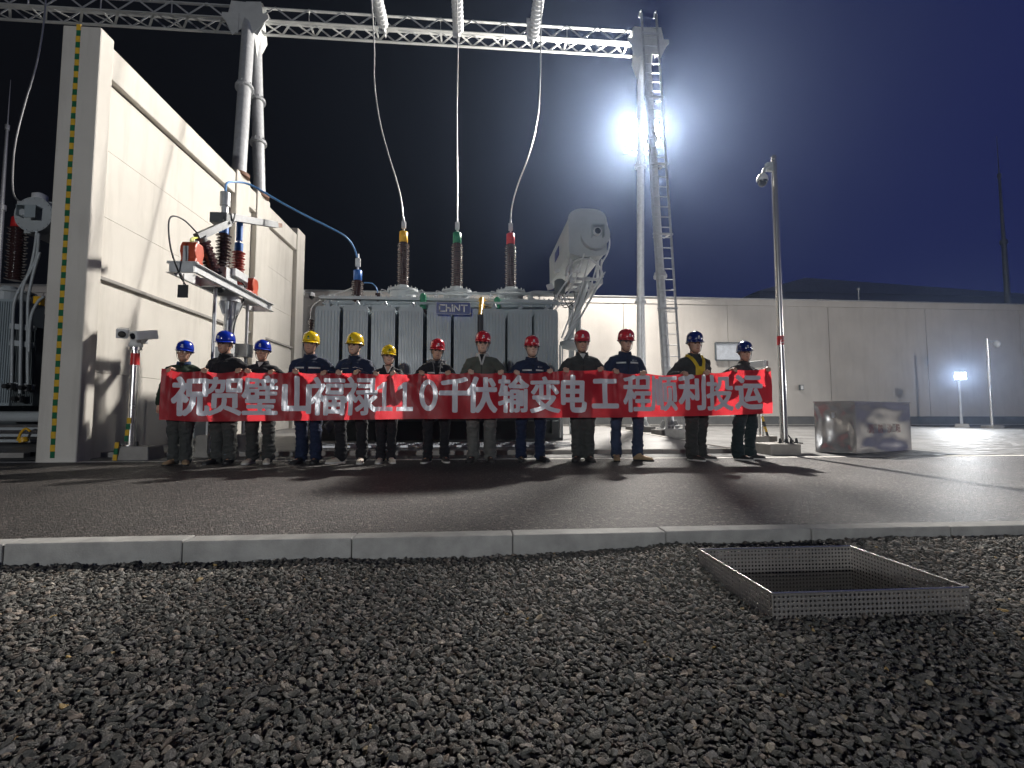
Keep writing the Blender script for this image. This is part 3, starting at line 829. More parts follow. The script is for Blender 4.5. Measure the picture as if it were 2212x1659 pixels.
def bushing(px, pyb, pyt, Y, cap, label_cap, turret=True, r0=.085, r1=.145, n=20, conn=True):
    zb0 = P(px, pyb, Y).z; zt0 = P(px, pyt, Y).z; X = P(px, (pyb + pyt) / 2, Y).x
    m = MB(); prof = sheds(zt0 - zb0, n, r0, r1); m.lathe(prof, (X, Y, zb0), 22)
    o = m.build('bushing', BROWN, tr)
    ch = .26 if turret else .22
    m = MB(); m.lathe([(r0 * 1.0, 0), (r0 * 1.18, .01), (r0 * 1.18, ch - .01), (r0 * 1.02, ch)], (X, Y, zt0), 18)
    m.cyl((X + .0, Y - r0 * 1.17, zt0 + ch * .55), (X, Y - r0 * 1.3, zt0 + ch * .55), .035, n=12)
    m.build('cap', cap, o, label=label_cap)
    m = MB(); z = zt0 + ch
    m.cyl((X, Y, z), (X, Y, z + .10), .022, n=10)
    m.cbox((X, Y, z + .17), (.10, .05, .17)); 
    for dx in (-.028, .028):
        for dz in (.13, .21): m.cyl((X + dx, Y - .045, z + dz), (X + dx, Y + .04, z + dz), .013, n=6)
    m.cyl((X, Y, z + .25), (X, Y, z + .36), .026, .018, n=10)
    m.build('terminal_clamp', GALV, o)
    if turret:
        m = MB(); m.lathe([(.30, 0), (.30, zb0 - tz1 - .16), (.355, zb0 - tz1 - .155), (.355, zb0 - tz1 - .10), (.16, zb0 - tz1 - .09), (.14, zb0 - tz1 + .0), (.12, zb0 - tz1 + .01)], (X, Y, tz1), 26, smooth=False)
        for k in range(16):
            an = k * PI / 8; q = Vector((X + .33 * math.cos(an), Y + .33 * math.sin(an), zb0 - .19)); m.cyl(q, q + Vector((0, 0, .14)), .013, n=6)
        for s_ in (-1, 1):
            m.tube([(X + s_ * .36, Y - .1, zb0 - .14), (X + s_ * .46, Y - .12, zb0 - .12), (X + s_ * .50, Y - .12, zb0 - .18), (X + s_ * .42, Y - .12, zb0 - .24)], .012, 6)
        m.build('turret', GREY_L, tr)
        m = MB(); q = Vector((X - .02, Y - .302, tz1 + .22)); m.lathe([(.055, 0), (.055, .004)], q, 14, (0, -1, 0)); m.build('phase_mark', GREY, tr)
    return X, zt0 + ch + .36
for (px, cap, lc, pyb, pyt, ch_) in ((871, YEL, 'yellow cap', 618, 524, 'N'), (987, GRN, 'green cap', 621, 526, 'B'), (1103, REDP, 'red cap', 622, 528, 'C')):
    X, zt_ = bushing(px, pyb, pyt, YBu, cap, lc)
# neutral bushing with blue cap, small low voltage ones
bushing(772, 657, 606, 10.2, BLUEP, 'blue cap', turret=False, r0=.075, r1=.13, n=12)
for (px, y0, y1, Y, mt, lc) in ((914, 668, 637, 10.0, GRN, 'green sleeve'), (1041, 672, 645, 9.95, YEL, 'yellow sleeve'), (1074, 668, 645, 10.0, GRN, 'green sleeve')):
    q0 = P(px, y0, Y); q1 = P(px, y1, Y)
    m = MB(); m.cyl(q0, q1, .065, .065, 14); m.cyl(q1, q1 + Vector((0, 0, .03)), .05, .04, 12)
    for k in range(5): m.cyl(q0 + (q1 - q0) * (k / 5), q0 + (q1 - q0) * (k / 5 + .06), .073, n=14)
    o = m.build('sleeve', mt, tr, label=lc)
    m = MB(); q = Vector((q0.x, q0.y, tz1)); m.lathe(sheds(max(.1, q0.z - tz1), 5, .05, .09), (q0.x, q0.y, min(tz1, q0.z - .1)), 14); m.build('small_bushing', BROWN, tr)
m = MB(); m.cyl(P(1037, 745, 9.2), P(1037, 680, 9.2), .05, n=12); m.build('relief_pipe', BLACK, tr)
m = MB(); m.cyl(P(1037, 682, 9.2), P(1041, 645, 9.6), .045, n=12); m.build('relief_pipe_cover', YEL, tr)
# name board
s0_ = P(941, 679, 9.15); s1_ = P(1017, 653, 9.15)
m = MB(); m.prism([(s0_.x + .03, s0_.z), (s1_.x - .03, s0_.z), (s1_.x, s0_.z + .03), (s1_.x, s1_.z - .03), (s1_.x - .03, s1_.z), (s0_.x + .03, s1_.z), (s0_.x, s1_.z - .03), (s0_.x, s0_.z + .03)], 9.15, 9.175, lambda u, v, w: (u, w, v))
sg = m.build('name_board', SIGNB, tr, bevel=0.004)
m = MB(); z0, z1, x0, x1 = s0_.z + .008, s1_.z - .008, s0_.x + .008, s1_.x - .008
for a, c in (((x0, z0), (x1, z0)), ((x1, z0), (x1, z1)), ((x1, z1), (x0, z1)), ((x0, z1), (x0, z0))):
    m.bar((a[0], 9.146, a[1]), (c[0], 9.146, c[1]), .004, .006)
m.build('board_edge', WHITEP, sg)
def letters(segs, ox, oz, s, y, w, t=.006):
    m = MB()
    for pl in segs:
        for (a, c) in zip(pl[:-1], pl[1:]):
            d = Vector((c[0] - a[0], 0, c[1] - a[1])).normalized() * (w / 2)
            m.bar(Vector((ox + a[0] * s, y, oz + a[1] * s)) - d, Vector((ox + c[0] * s, y, oz + c[1] * s)) + d, t, w, up=(0, 0, 1) if abs(c[0] - a[0]) > 1e-6 else (1, 0, 0))
    return m
def stroke(m, pl, w, y, t):
    """flat stroke, axis aligned or slanting, in the x-z plane"""
    for a, c in zip(pl[:-1], pl[1:]):
        a = Vector((a[0], y, a[1])); c = Vector((c[0], y, c[1])); d = (c - a).normalized(); n_ = Vector((d.z, 0, -d.x)) * (w / 2); d = d * (w / 2)
        t_ = Vector((0, t / 2, 0))
        q = [a - d - n_, c + d - n_, c + d + n_, a - d + n_]
        m.add([k - t_ for k in q] + [k + t_ for k in q], [(0, 1, 2, 3), (7, 6, 5, 4), (0, 4, 5, 1), (1, 5, 6, 2), (2, 6, 7, 3), (3, 7, 4, 0)])
W_ = x1 - x0; H_ = z1 - z0; bx = x0 + W_ * .10; lh = H_ * .52; bz = z0 + H_ * .24; lw = W_ * .135; gp = W_ * .033; sw = .026
cols = ((0.0, 1.0), (1.28, 1.0), (2.75, 1.05), (4.1, 1.05))
unit = W_ * .80 / 5.15
def L(u, v, k): return (bx + (cols[k][0] + u * cols[k][1]) * unit, bz + v * lh)
word = {'C': [[L(1, 1, 0), L(0.12, 1, 0), L(0, .85, 0), L(0, .15, 0), L(.12, 0, 0), L(1, 0, 0)]],
        'H': [[L(0, 0, 1), L(0, 1, 1)], [L(0, .55, 1), L(.72, .55, 1), L(.72, 0, 1)]],
        'i': [[L(1.12, 0, 1), L(1.12, .68, 1)], [L(1.12, .92, 1), L(1.12, 1.0, 1)]],
        'N': [[L(0, 0, 2), L(0, 1, 2), L(.95, 0, 2), L(.95, 1, 2)]],
        'T': [[L(0, 1, 3), L(1, 1, 3)], [L(.5, 1, 3), L(.5, 0, 3)]]}
for k, v in word.items():
    m = MB()
    for pl in v: stroke(m, pl, .022, 9.142, .008)
    m.build('letter', WHITEP, sg)
# conservator
cy0, cy1 = 9.8, 12.5
cx0 = P(1229, 500, cy0).x; cx1 = P(1309, 500, cy0).x; cz1 = P(1270, 453, cy0).z; cz0 = P(1270, 553, cy0).z
cr = (cx1 - cx0) / 2; cxm = (cx0 + cx1) / 2
sec = []
for k in range(17):
    an = PI * k / 16; ca, sa = math.cos(an), math.sin(an); sec.append((cxm + cr * math.copysign(abs(ca) ** .72, ca), cz1 - cr * .62 + cr * .62 * sa ** .85))
for k in range(9):
    an = PI + PI * k / 8; sec.append((cxm + cr * .98 * math.cos(an), cz0 + cr * .22 + cr * .22 * math.sin(an)))
m = MB(); m.prism(sec, cy0 + .02, cy1, lambda u, v, w: (u, w, v))
for f_ in range(len(m.sm)): m.sm[f_] = len(m.f[f_]) == 4
co = m.build('conservator', GREY_L, tr, bevel=0.02)
m = MB(); m.prism([(cxm + (u - cxm) * 1.04, (cz0 + cz1) / 2 + (v - (cz0 + cz1) / 2) * 1.035) for u, v in sec], cy0 - .02, cy0 + .018, lambda u, v, w: (u, w, v))
m.build('end_rim', GREY_L, co, bevel=0.006)
dc = P(1287, 505, 9.6)
dr = 33.0 / F * 9.6
m = MB(); m.lathe([(dr * .93, -.24), (dr * .93, -.03), (dr, -.028), (dr, 0)], dc, 36, (0, -1, 0), smooth=False)
for k in range(24):
    an = k * PI / 12; q = dc + Vector((dr * .93 * math.cos(an), 0, dr * .93 * math.sin(an))); m.cyl(q - Vector((0, .015, 0)), q, .011, n=6)
cv = m.build('end_cover', GREY_L, co)
m = MB(); q = dc + Vector((0.02, -.012, .03)); m.box(q.x - .13, q.x + .13, q.y - .16, q.y - .145, q.z + .10, q.z + .115)
m.box(q.x - .13, q.x - .118, q.y - .16, q.y, q.z - .12, q.z + .115); m.box(q.x + .118, q.x + .13, q.y - .16, q.y, q.z - .12, q.z + .115); m.box(q.x - .13, q.x + .13, q.y - .16, q.y, q.z + .115, q.z + .125)
m.build('gauge_hood', GREY, cv)
m = MB(); m.lathe([(.085, 0), (.085, .07), (.07, .075)], q, 20, (0, -1, 0)); m.build('oil_gauge', WHITEP, cv)
m = MB(); m.lathe([(.065, 0), (.065, .003)], q + Vector((0, -.0775, 0)), 20, (0, -1, 0)); m.build('gauge_glass', GLASSD, cv)
m = MB(); m.box(cx0 - .012, cx0 - .001, cy0 + 1.2, cy0 + 1.75, cz0 + .42, cz0 + .64); m.build('name_plate', SIGNB, co, label='small blue plate on the conservator side')
# conservator carrying frame
m = MB(); yb2 = cy0 + .25
ring = []
for k in range(21):
    an = PI * k / 20; ring.append((cxm - .05 + .40 * math.cos(an), cy0 + .12, cz0 - .42 + .40 * math.sin(an)))
m.tube(ring, .025, 8)
for s_ in (-1, 1): m.bar((cxm + s_ * .33, cy0 + .15, cz0 - .5), (cxm + s_ * .33, cy1 - .1, cz0 - .5), .06, .10)
for k in range(6): m.bar((cxm - .36, cy0 + .2 + k * .46, cz0 - .44), (cxm + .36, cy0 + .2 + k * .46, cz0 - .44), .06, .05)
for s_ in (-1, 1):
    for y in (cy0 + .35, cy1 - .4): m.bar((cxm + s_ * .3, y, cz0 - .5), (cxm + s_ * .3, y, cz0 + .12), .10, .05)
m.build('cradle', GALV, tr)
m = MB(); xs_ = P(1249, 700, 10.9).x
m.cyl((xs_, 10.9, BAYZ(11)), (xs_, 10.9, cz0 - .55), .065, n=4, smooth=False); m.cyl((xs_, 10.9, cz0 - .56), (xs_, 10.9, cz0 - .53), .2, n=12)
m.bar((xs_ + .1, 12.2, BAYZ(12)), (xs_ + .1, 12.2, cz0 - .5), .12, .12); m.build('support_post', GREY_L, tr)
m = MB()
a0_, a1_ = P(1305, 590, 9.95), P(1222, 745, 9.95)
m.bar(a0_, a1_, .20, .02, up=(1, 0, .5)); m.bar(P(1270, 600, 10.3), P(1225, 742, 10.3), .12, .12); m.build('support_strut', GREY_L, tr)
for k, (q0, q1, q2) in enumerate((((1262, 548), (1235, 620), (1183, 690)), ((1275, 556), (1252, 630), (1213, 730)), ((1290, 570), (1268, 640), (1218, 735)), ((1300, 560), (1290, 620), (1222, 738)), ((1250, 570), (1222, 610), (1192, 655)))):
    m = MB(); m.tube(spline([P(*q0, 9.75), P(*q1, 9.8 + .03 * k), P(*q2, 9.85 + .03 * k)]), .017, 8); m.build('conduit', GALV, tr)
m = MB(); m.tube(spline([P(1310, 480, 9.85), P(1317, 520, 9.8), P(1313, 545, 9.8), P(1300, 570, 9.8), P(1298, 595, 9.8), P(1282, 620, 9.8)]), .016, 8); m.build('conduit', GALV, tr)
m = MB()
for k in range(7):
    q = P(1190 + 15 * k + rnd.uniform(-4, 4), 600 + rnd.uniform(-22, 30), 10.1 + rnd.uniform(0, .6)); m.cbox(q, (rnd.uniform(.06, .16), .08, rnd.uniform(.05, .14)), Matrix.Rotation(rnd.uniform(-.5, .5), 3, 'Y'))
m.build('junction_box', GALV, tr)
m = MB(); q = P(1209, 636, 10.4); m.lathe([(.09, 0), (.12, .03), (.12, .3), (.07, .34)], q, 14); m.build('gas_relay', GREY_D, tr)
m = MB()
m.tube([P(1210, 745, 9.25), P(1210, 830, 9.25), P(1210, 945, 9.3)], .02, 8); m.tube([P(1215, 745, 9.25), P(1215, 940, 9.3)], .014, 8); m.build('cable_conduit', GREY_L, tr)
m = MB(); q = P(1240, 745, 9.9); m.lathe([(.0, -.12), (.22, -.08), (.30, .0), (.30, .06), (.1, .12)], q, 20); m.build('drain_bowl', GREY_L, tr)
for k in range(4):
    m = MB(); m.tube(spline([P(1196 + 8 * k, 632, 10.5), P(1205 + 14 * k, 660 + 4 * k, 10.5), P(1238 + 9 * k, 650 - 3 * k, 10.5), P(1240 + 9 * k, 628, 10.5)]), .01, 6); m.build('loose_cable', BLACK, tr)
# jumper cables off the neutral bushing
for lst, Y, mt, lb_ in (([(671, 690), (672, 670), (682, 655), (710, 640), (745, 628), (764, 621)], 10.3, CABLE, 'thin grey jumper sagging from the neutral bushing to the firewall side'),
                    ([(786, 611), (803, 612), (813, 622), (816, 634)], 10.2, CABLE_B, 'short blue jumper beside the neutral bushing')):
    m = MB(); m.tube(spline([P(x, y, Y) for x, y in lst]), .012, 6); prop(m.build('jumper_cable', mt), lb_, 'cable')
m = MB(); q = P(817, 657, 10.2); q1 = P(817, 648, 10.2); m.lathe(sheds(.16, 4, .03, .07), q, 12); m.cbox(P(816, 641, 10.2), (.1, .03, .16)); m.build('small_bushing', BROWN, tr)
m = MB(); q = P(671, 738, 10.3); m.lathe(sheds(P(671, 690, 10.3).z - q.z, 9, .035, .065), q, 12)
sp = m.build('post_insulator', BROWN); prop(sp, 'slim brown post insulator at the left end of the transformer', 'insulator')
m = MB(); m.cyl((q.x, q.y, BAYZ(10)), q, .04, n=10); m.build('post', GALV, sp)
# oil drain valve at the transformer foot
va = empty('drain_valve', P(708, 925, 9.4), 'dusty brown flanged valve pipe low behind the people on the left', 'valve')
m = MB(); a_, c_ = P(697, 932, 9.2), P(735, 900, 9.6); m.cyl(a_, a_.lerp(c_, .1), .12, n=16); m.cyl(a_.lerp(c_, .1), c_, .085, n=16); m.cyl(a_.lerp(c_, .6), a_.lerp(c_, .68), .13, n=16); m.build('pipe', CONC_D, va)
m = MB(); q = P(727, 915, 9.4); m.cyl(q, q + Vector((0, 0, .3)), .03, n=8); m.cyl(q + Vector((0, 0, .3)), q + Vector((0, 0, .33)), .1, n=14); m.cyl(q - Vector((0, 0, .2)), q, .05, n=10); m.build('handwheel', BLACK, va)

# steel grating over the oil pit
gr = empty('pit_grating', (1.2, 9.0, BAYZ(9)), 'galvanised bar grating over the oil pit in front of the radiators', 'grating')
for k in range(84):
    x = -2.8 + k * .055
    m = MB() if k == 0 else m
    if k == 0:
        m.box(-.004, .004, 8.45, 9.25, 0, .03); gm_ = m.mesh('bar', GALV)
    o = link('bar', gm_, gr, world=True); o.location = (x, 0, BAYZ(8.9) + .005)
m = MB()
for y in (8.45, 8.85, 9.25): m.box(-2.85, 1.85, y - .012, y + .012, BAYZ(8.9) + .002, BAYZ(8.9) + .038)
m.build('frame', GALV, gr)
# ================================================================== NEUTRAL POINT EQUIPMENT
NX = -4.2
def PX(px, py, X=NX):
    """point where the pixel ray meets the plane x = X"""
    d = ray(px, py); return Vector((0, 0, CAMZ)) + d * (X / d.x)
NP = P(492, 800, 8.15)
nx = NP.x; ny = 8.15
zbm = P(492, 640, ny).z
ne = empty('earthing_switch', (nx, ny, BAYZ(ny)), 'galvanised post by the firewall carrying a beam with brown insulators and a blue capped switch', 'switchgear')
m = MB(); m.cyl((nx, ny, BAYZ(ny) + .25), (nx, ny, zbm - .02), .085, n=18); m.cyl((nx, ny, zbm - .1), (nx, ny, zbm - .02), .15, n=18)
for k in range(6):
    an = k * PI / 3; m.bar((nx + .08 * math.cos(an), ny + .08 * math.sin(an), zbm - .3), (nx + .15 * math.cos(an), ny + .15 * math.sin(an), zbm - .1), .01, .08)
m.build('post', GALV, ne)
m = MB(); m.box(nx - .3, nx + .3, ny - .3, ny + .3, 0, BAYZ(ny) + .26); m.build('concrete_foot', CONC, ne, bevel=.015)
ya, yb_n = 6.82, 9.35
for s_ in (-1, 1):
    m = MB(); x = nx + s_ * .16
    m.box(x - .004, x + .004, ya, yb_n, zbm, zbm + .14); m.box(x - .05 * (s_ < 0), x + .05 * (s_ > 0), ya, yb_n, zbm + .132, zbm + .14); m.box(x - .05 * (s_ < 0), x + .05 * (s_ > 0), ya, yb_n, zbm, zbm + .008)
    m.build('beam_channel', GALV, ne)
for y in (ya + .01, ya + .75, ny, ny + .7, yb_n - .01):
    m = MB(); m.bar((nx - .16, y, zbm + .07), (nx + .16, y, zbm + .07), .05, .13); m.build('beam_tie', GALV, ne)
# switch: main porcelain column on the near part of the beam, arm reaching up and back
def px_on_beam(px): # y on the beam line for a pixel column
    d = ray(px, 640); return (nx / d.x) * d.y
yS = px_on_beam(478)
zc0 = P(477, 583, yS).z; zc1 = P(477, 505, yS).z
m = MB(); m.lathe(sheds(zc1 - zc0, 11, .055, .115), (nx, yS, zc0), 20); sw_ = m.build('insulator_column', BROWN, ne)
m = MB(); m.cyl((nx, yS, zc1), (nx, yS, zc1 + .16), .07, n=16); m.build('blue_collar', BLUEP, sw_)
m = MB(); m.cbox((nx - .05, yS, zc1 + .24), (.26, .18, .16)); m.build('contact_head', IRON, sw_)
m = MB(); zt2 = zc1 + .32; m.cyl((nx, yS, zt2), (nx, yS, zt2 + .14), .05, n=12); m.cyl((nx, yS, zt2 + .14), (nx, yS, zt2 + .36), .075, n=12)
m.build('terminal', GALV, sw_)
tipz = zt2 + .36
m = MB(); q0 = Vector((nx + .05, yS + .05, zc1 + .3)); q1 = P(543, 484, yS + 1.35); q1.x = nx + .25
m.bar(q0, q1, .10, .11); m.build('switch_arm', IRON, ne)
m = MB(); m.bar(q1, q1 + (q1 - q0).normalized() * .16, .07, .075); m.build('arm_tip', RUST, ne)
m = MB(); m.cyl((nx, yS, zbm + .2), (nx, yS, zc0), .10, .09, n=18); m.cyl((nx, yS, zc0 - .06), (nx, yS, zc0 - .03), .14, n=18)
m.cbox((nx, yS, zbm + .26), (.3, .35, .2)); m.cbox((nx + .15, yS + .2, zbm + .33), (.12, .42, .12)); m.build('drive_housing', GALV, ne)
# leaning arrester
a_ = PX(463, 592, nx - .02); c_ = PX(436, 520, nx - .02)
dv = (c_ - a_)
m = MB(); m.lathe(sheds(dv.length, 11, .055, .115), a_, 20, dv); la_ = m.build('leaning_insulator', BROWN, ne)
m = MB(); m.cyl(a_ - dv * .55, a_, .06, n=12); m.cyl(a_ - dv * .12, a_ - dv * .05, .11, n=12); m.cyl(c_, c_ + dv * .12, .08, n=12)
m.bar(a_ - dv * .5, (nx, yS - .1, zbm + .15), .09, .05); m.build('pivot_arm', IRON, la_)
m = MB(); b0 = c_ + dv * .14; b1 = PX(492, 482, nx + .12)
m.bar(b0 - (b1 - b0) * .1, b1, .09, .10); m.bar(b1 + Vector((-.08, 0, .0)), b1 + Vector((-.08, .06, .18)), .02, .02); m.bar(b1 + Vector((.08, 0, .0)), b1 + Vector((.08, .06, .18)), .02, .02)
m.build('contact_bar', IRON, ne)
m = MB(); 
m.tube(spline([b0, b0 + Vector((-.1, -.25, .14)), b0 + Vector((-.05, -.62, .0)), b0 + Vector((0, -.66, -.4)), b0 + Vector((0, -.45, -.7)), b0 + Vector((0, -.3, -.82))]), .011, 6)
m.build('earth_lead', BLACK, ne)
m = MB()
for k in range(3): m.tube(spline([b0 + Vector((0, 0, -.02)), b0 + Vector((.02, -.2 - .03 * k, -.16)), b0 + Vector((.03, -.1 - .04 * k, -.42)), b0 + Vector((.02, .03, -.56))]), .009, 6)
m.build('yellow_lead', M('yellow_green_cable', (.45, .48, .03), .4), ne)
# red arrester with blue cap on the far half of the beam
yA = px_on_beam(512)
z0 = P(512, 618, yA).z; z1 = P(512, 543, yA).z; z2 = P(512, 520, yA).z; z3 = P(512, 482, yA).z
m = MB(); m.lathe(sheds(z1 - z0, 13, .055, .105), (nx, yA, z0), 20); ar = m.build('red_insulator', RED_SIL, ne)
m = MB(); m.cyl((nx, yA, z1), (nx, yA, z1 + .14), .065, n=14); m.cyl((nx, yA, z2), (nx, yA, z3), .05, n=14); m.build('blue_sleeve', BLUEP, ar)
m = MB(); m.cyl((nx, yA, z1 + .1), (nx, yA, z3 + .12), .03, n=10); m.cyl((nx, yA, zbm + .14), (nx, yA, z0), .055, n=12); m.cbox((nx, yA, zbm + .2), (.2, .12, .08)); m.build('stem', GALV, ar)
m = MB(); m.lathe([(.15, 0), (.15, .02), (.09, .05)], (nx + .05, yA + .1, zbm + .15), 16); m.build('saucer', RED_SIL, ar)
# two orange epoxy current transformers at the beam ends
for k, (pa, pb, yc) in enumerate((((378, 586), (419, 533), ya + .22), ((532, 648), (560, 616), yb_n - .55))):
    zz = zbm + .142; h = .35 if k == 0 else .34
    m = MB()
    prof = [(-.10, 0), (.10, 0), (.12, .05), (.09, .11), (.125, .20), (.115, .28), (.08, h), (-.08, h), (-.115, .28), (-.125, .20), (-.09, .11), (-.12, .05)]
    m.prism(prof, -.105, .105, lambda u, v, w: (nx + w, yc + u, zz + v))
    ct = m.build('current_transformer', ORANGE, ne, bevel=.025, seg=3)
    m = MB(); m.box(nx - .05, nx + .02, yc - .130, yc - .118, zz + .0, zz + h - .08); m.bar((nx - .2, yc - .2, zz + .01), (nx + .2, yc - .2, zz + .01), .05, .02)
    m.cyl((nx + .03, yc + .05, zz + h), (nx + .03, yc + .05, zz + h + .05), .03, n=8); m.build('clamp_strap', GALV, ct)
m = MB(); m.tube(spline([(nx, yA, zbm + .22), (nx, yA + .3, zbm + .3), (nx, yb_n - .8, zbm + .28), (nx, yb_n - .75, zbm + .14)]), .01, 6); m.build('small_lead', BLACK, ne)
m = MB(); m.tube(spline([(nx + .1, yS + .3, zbm + .3), (nx + .12, yS + .5, zbm + .22), (nx + .13, yS + .42, zbm - .1), (nx + .10, ny - .05, zbm - .5), (nx + .09, ny - .09, 1.4)]), .014, 6); m.build('control_cable', BLACK, ne)
m = MB(); 
m.cbox((nx, ny - .16, 1.62), (.22, .16, .3)); m.cbox((nx, ny + .45, 1.8), (.28, .2, .22)); m.cbox((nx - .05, ny + .1, 1.7), (.06, .5, .06)); m.build('drive_box', GALV_D, ne)
m = MB()
for dy in (-.5, .55): m.cyl((nx + .02, ny + dy, BAYZ(8)), (nx + .02, ny + dy, zbm), .028, n=10)
m.build('operating_rod', GALV, ne)
for k in range(3):
    m = MB(); m.cyl((nx - .09, ny - .09, .95 + .09 * k), (nx - .09, ny - .09, 1.04 + .09 * k), .02, n=8); m.build('painted_band', (TAPE_Y, TAPE_G, TAPE_Y)[k], ne)
for sgn, px_ in ((0, 373),):
    m = MB(); q = P(373, 605, ya + .05); q.x = nx; m.cyl((nx + .0, ya + .05, zbm), (nx, ya + .05, zbm - .16), .006, n=6); m.box(nx - .07, nx + .07, ya + .045, ya + .05, zbm - .34, zbm - .16); m.build('hanging_tag', BLACK, ne)
# blue line cable from the switch terminal arching over to the neutral bushing
t0 = Vector((nx, yS, tipz))
end = P(772, 556, 10.2)
lst = [(480, 410), (490, 396), (512, 393), (545, 401), (600, 433), (655, 463), (705, 488), (745, 510), (763, 532), (770, 556)]
n = len(lst) - 1
pp = [t0] + [P(x, y, yS + (10.2 - yS) * (i / n) ** 1.0) for i, (x, y) in enumerate(lst)][1:-1] + [end]
m = MB(); m.tube(spline(pp), .018, 8)
prop(m.build('line_cable', CABLE_B), 'blue line cable arching from the switch post over to the neutral bushing', 'cable')
# cable tray leaning along the firewall, small control cabinet
cb = empty('control_cabinet', P(330, 940, 9.0), 'plain grey steel cabinet standing against the firewall behind the leftmost people', 'cabinet')
cxy = (P(318, 900, 9.1).x, P(352, 900, 9.1).x)
x0c = min(cxy[0], -5.9); 
m = MB(); m.box(-5.95, -5.35, 9.6, 10.2, BAYZ(9.7) + .1, 1.55); m.build('body', GREY, cb, bevel=.01)
m = MB(); m.box(-5.92, -5.38, 9.585, 9.598, BAYZ(9.7) + .14, 1.51); m.build('door', GREY_L, cb)
tb = empty('steel_stand', P(432, 960, 8.6), 'low galvanised stand showing between the second and third person from the left', 'stand')
q = P(432, 905, 8.5)
m = MB(); m.box(q.x - .28, q.x + .26, 8.3, 8.7, q.z - .02, q.z + .03); m.build('top', GALV, tb)
for dx in (-.25, .22):
    for y in (8.34, 8.66): 
        m = MB(); m.box(q.x + dx - .02, q.x + dx + .02, y - .02, y + .02, BAYZ(8.5), q.z - .02); m.build('leg', GALV, tb)

# ================================================================== CCTV POSTS
# low post left with two box cameras
qx = P(284, 998, 7.62)
cp = empty('camera_post', (qx.x, 7.75, gz(7.75)), 'short shiny post with two white box cameras by the taped firewall end', 'camera post')
zt_ = P(290, 748, 7.75).z
zbk = P(284, 963, 7.75).z
m = MB(); bx0, bx1 = P(242, 990, 7.55).x, P(322, 990, 7.55).x
m.add([(bx0, 7.52, 0), (bx1, 7.52, 0), (bx1, 8.0 - .05, 0), (bx0, 7.95, 0), (bx0 + .04, 7.55, zbk), (bx1 - .03, 7.55, zbk), (bx1 - .03, 7.92, zbk), (bx0 + .04, 7.92, zbk)],
      [(0, 3, 2, 1), (4, 5, 6, 7), (0, 1, 5, 4), (1, 2, 6, 5), (2, 3, 7, 6), (3, 0, 4, 7)])
m.build('concrete_base', CONC, cp, bevel=.018)
pxm = P(288, 850, 7.75).x
m = MB(); m.cyl((pxm, 7.75, zbk), (pxm, 7.75, zt_), .058, .055, 22); m.cyl((pxm, 7.75, zbk), (pxm, 7.75, zbk + .02), .12, n=20); m.cyl((pxm, 7.75, zt_ - .06), (pxm, 7.75, zt_ - .02), .085, n=20); m.build('pole', STAIN, cp)
for dx in (-.13, .13):
    m = MB(); m.cyl((pxm + dx, 7.68, zbk), (pxm + dx, 7.68, zbk + .07), .03, .022, 10); m.build('bolt_cap', BLACK, cp)
m = MB(); zr = P(288, 776, 7.75).z; m.cyl((pxm, 7.75, zr - .09), (pxm, 7.75, zr + .09), .0585, n=22); m.build('red_band', REDP, cp)
m = MB(); m.lathe([(.06, 0), (.095, .02), (.09, .07), (.05, .1)], (pxm, 7.75, zt_ - .02), 18); m.cbox((pxm + .05, 7.75, zt_ + .13), (.16, .16, .16)); m.build('camera_bracket', WHITEP, cp)
for s_, yaw in ((-1, .55), (1, -.35)):
    rot = Matrix.Rotation(yaw * 1.0, 3, 'Z') @ Matrix.Rotation(.22, 3, 'X')
    c = Vector((pxm + .02 + s_ * .155, 7.66, zt_ + .16 + .03 * (s_ < 0)))
    m = MB(); m.cbox(c, (.145, .34, .14), rot); bxc = m.build('camera_box', WHITEP, cp, bevel=.015)
    m = MB(); f = c + rot @ Vector((0, -.171, -.005)); m.lathe([(.048, 0), (.048, .012), (.035, .014)], f, 18, rot @ Vector((0, -1, 0))); m.build('lens', GLASSD, bxc)
# striped cable cover climbing the base and post
n = 7
for k in range(n):
    z = .01 + k * (zbk + .42) / n; zz = z + (zbk + .42) / n
    y = 7.505 if z < zbk else 7.68
    m = MB(); m.box(pxm - .075 + .008 * k, pxm - .02 + .008 * k, y, y + .015, z, zz - .004); m.build('cover_band', TAPE_Y if k % 2 == 0 else TAPE_G, cp)

# tall post right with dome camera
qy = 7.85
pm_ = P(1694, 950, qy); zt_ = P(1669, 338, qy).z; zbk = P(1694, 957, qy).z
dp = empty('camera_post', (pm_.x, qy, gz(qy)), 'tall polished steel post with a dome camera and red band right of the banner', 'camera post')
m = MB(); m.box(P(1663, 985, 7.62).x, P(1730, 985, 7.62).x, 7.6, 8.1, 0, zbk); m.build('concrete_base', CONC, dp, bevel=.015)
m = MB(); m.cyl((pm_.x, qy, zbk), (pm_.x, qy, zt_), .062, .045, 24); m.cyl((pm_.x, qy, zbk), (pm_.x, qy, zbk + .018), .15, n=20); m.lathe([(.047, 0), (.03, .02), (0, .026)], (pm_.x, qy, zt_), 16); m.build('pole', STAIN, dp)
for dx, dy in ((-.14, -.1), (-.05, -.14), (.03, -.14), (.15, -.1)):
    m = MB(); m.cyl((pm_.x + dx, qy + dy, zbk), (pm_.x + dx, qy + dy, zbk + .085), .028, .016, 10); m.build('bolt_cap', BLACK, dp)
zr = P(1690, 735, qy).z
m = MB(); m.cyl((pm_.x, qy, zr - .09), (pm_.x, qy, zr + .07), .0565, n=22); rb = m.build('red_band', REDP, dp)
m = MB()
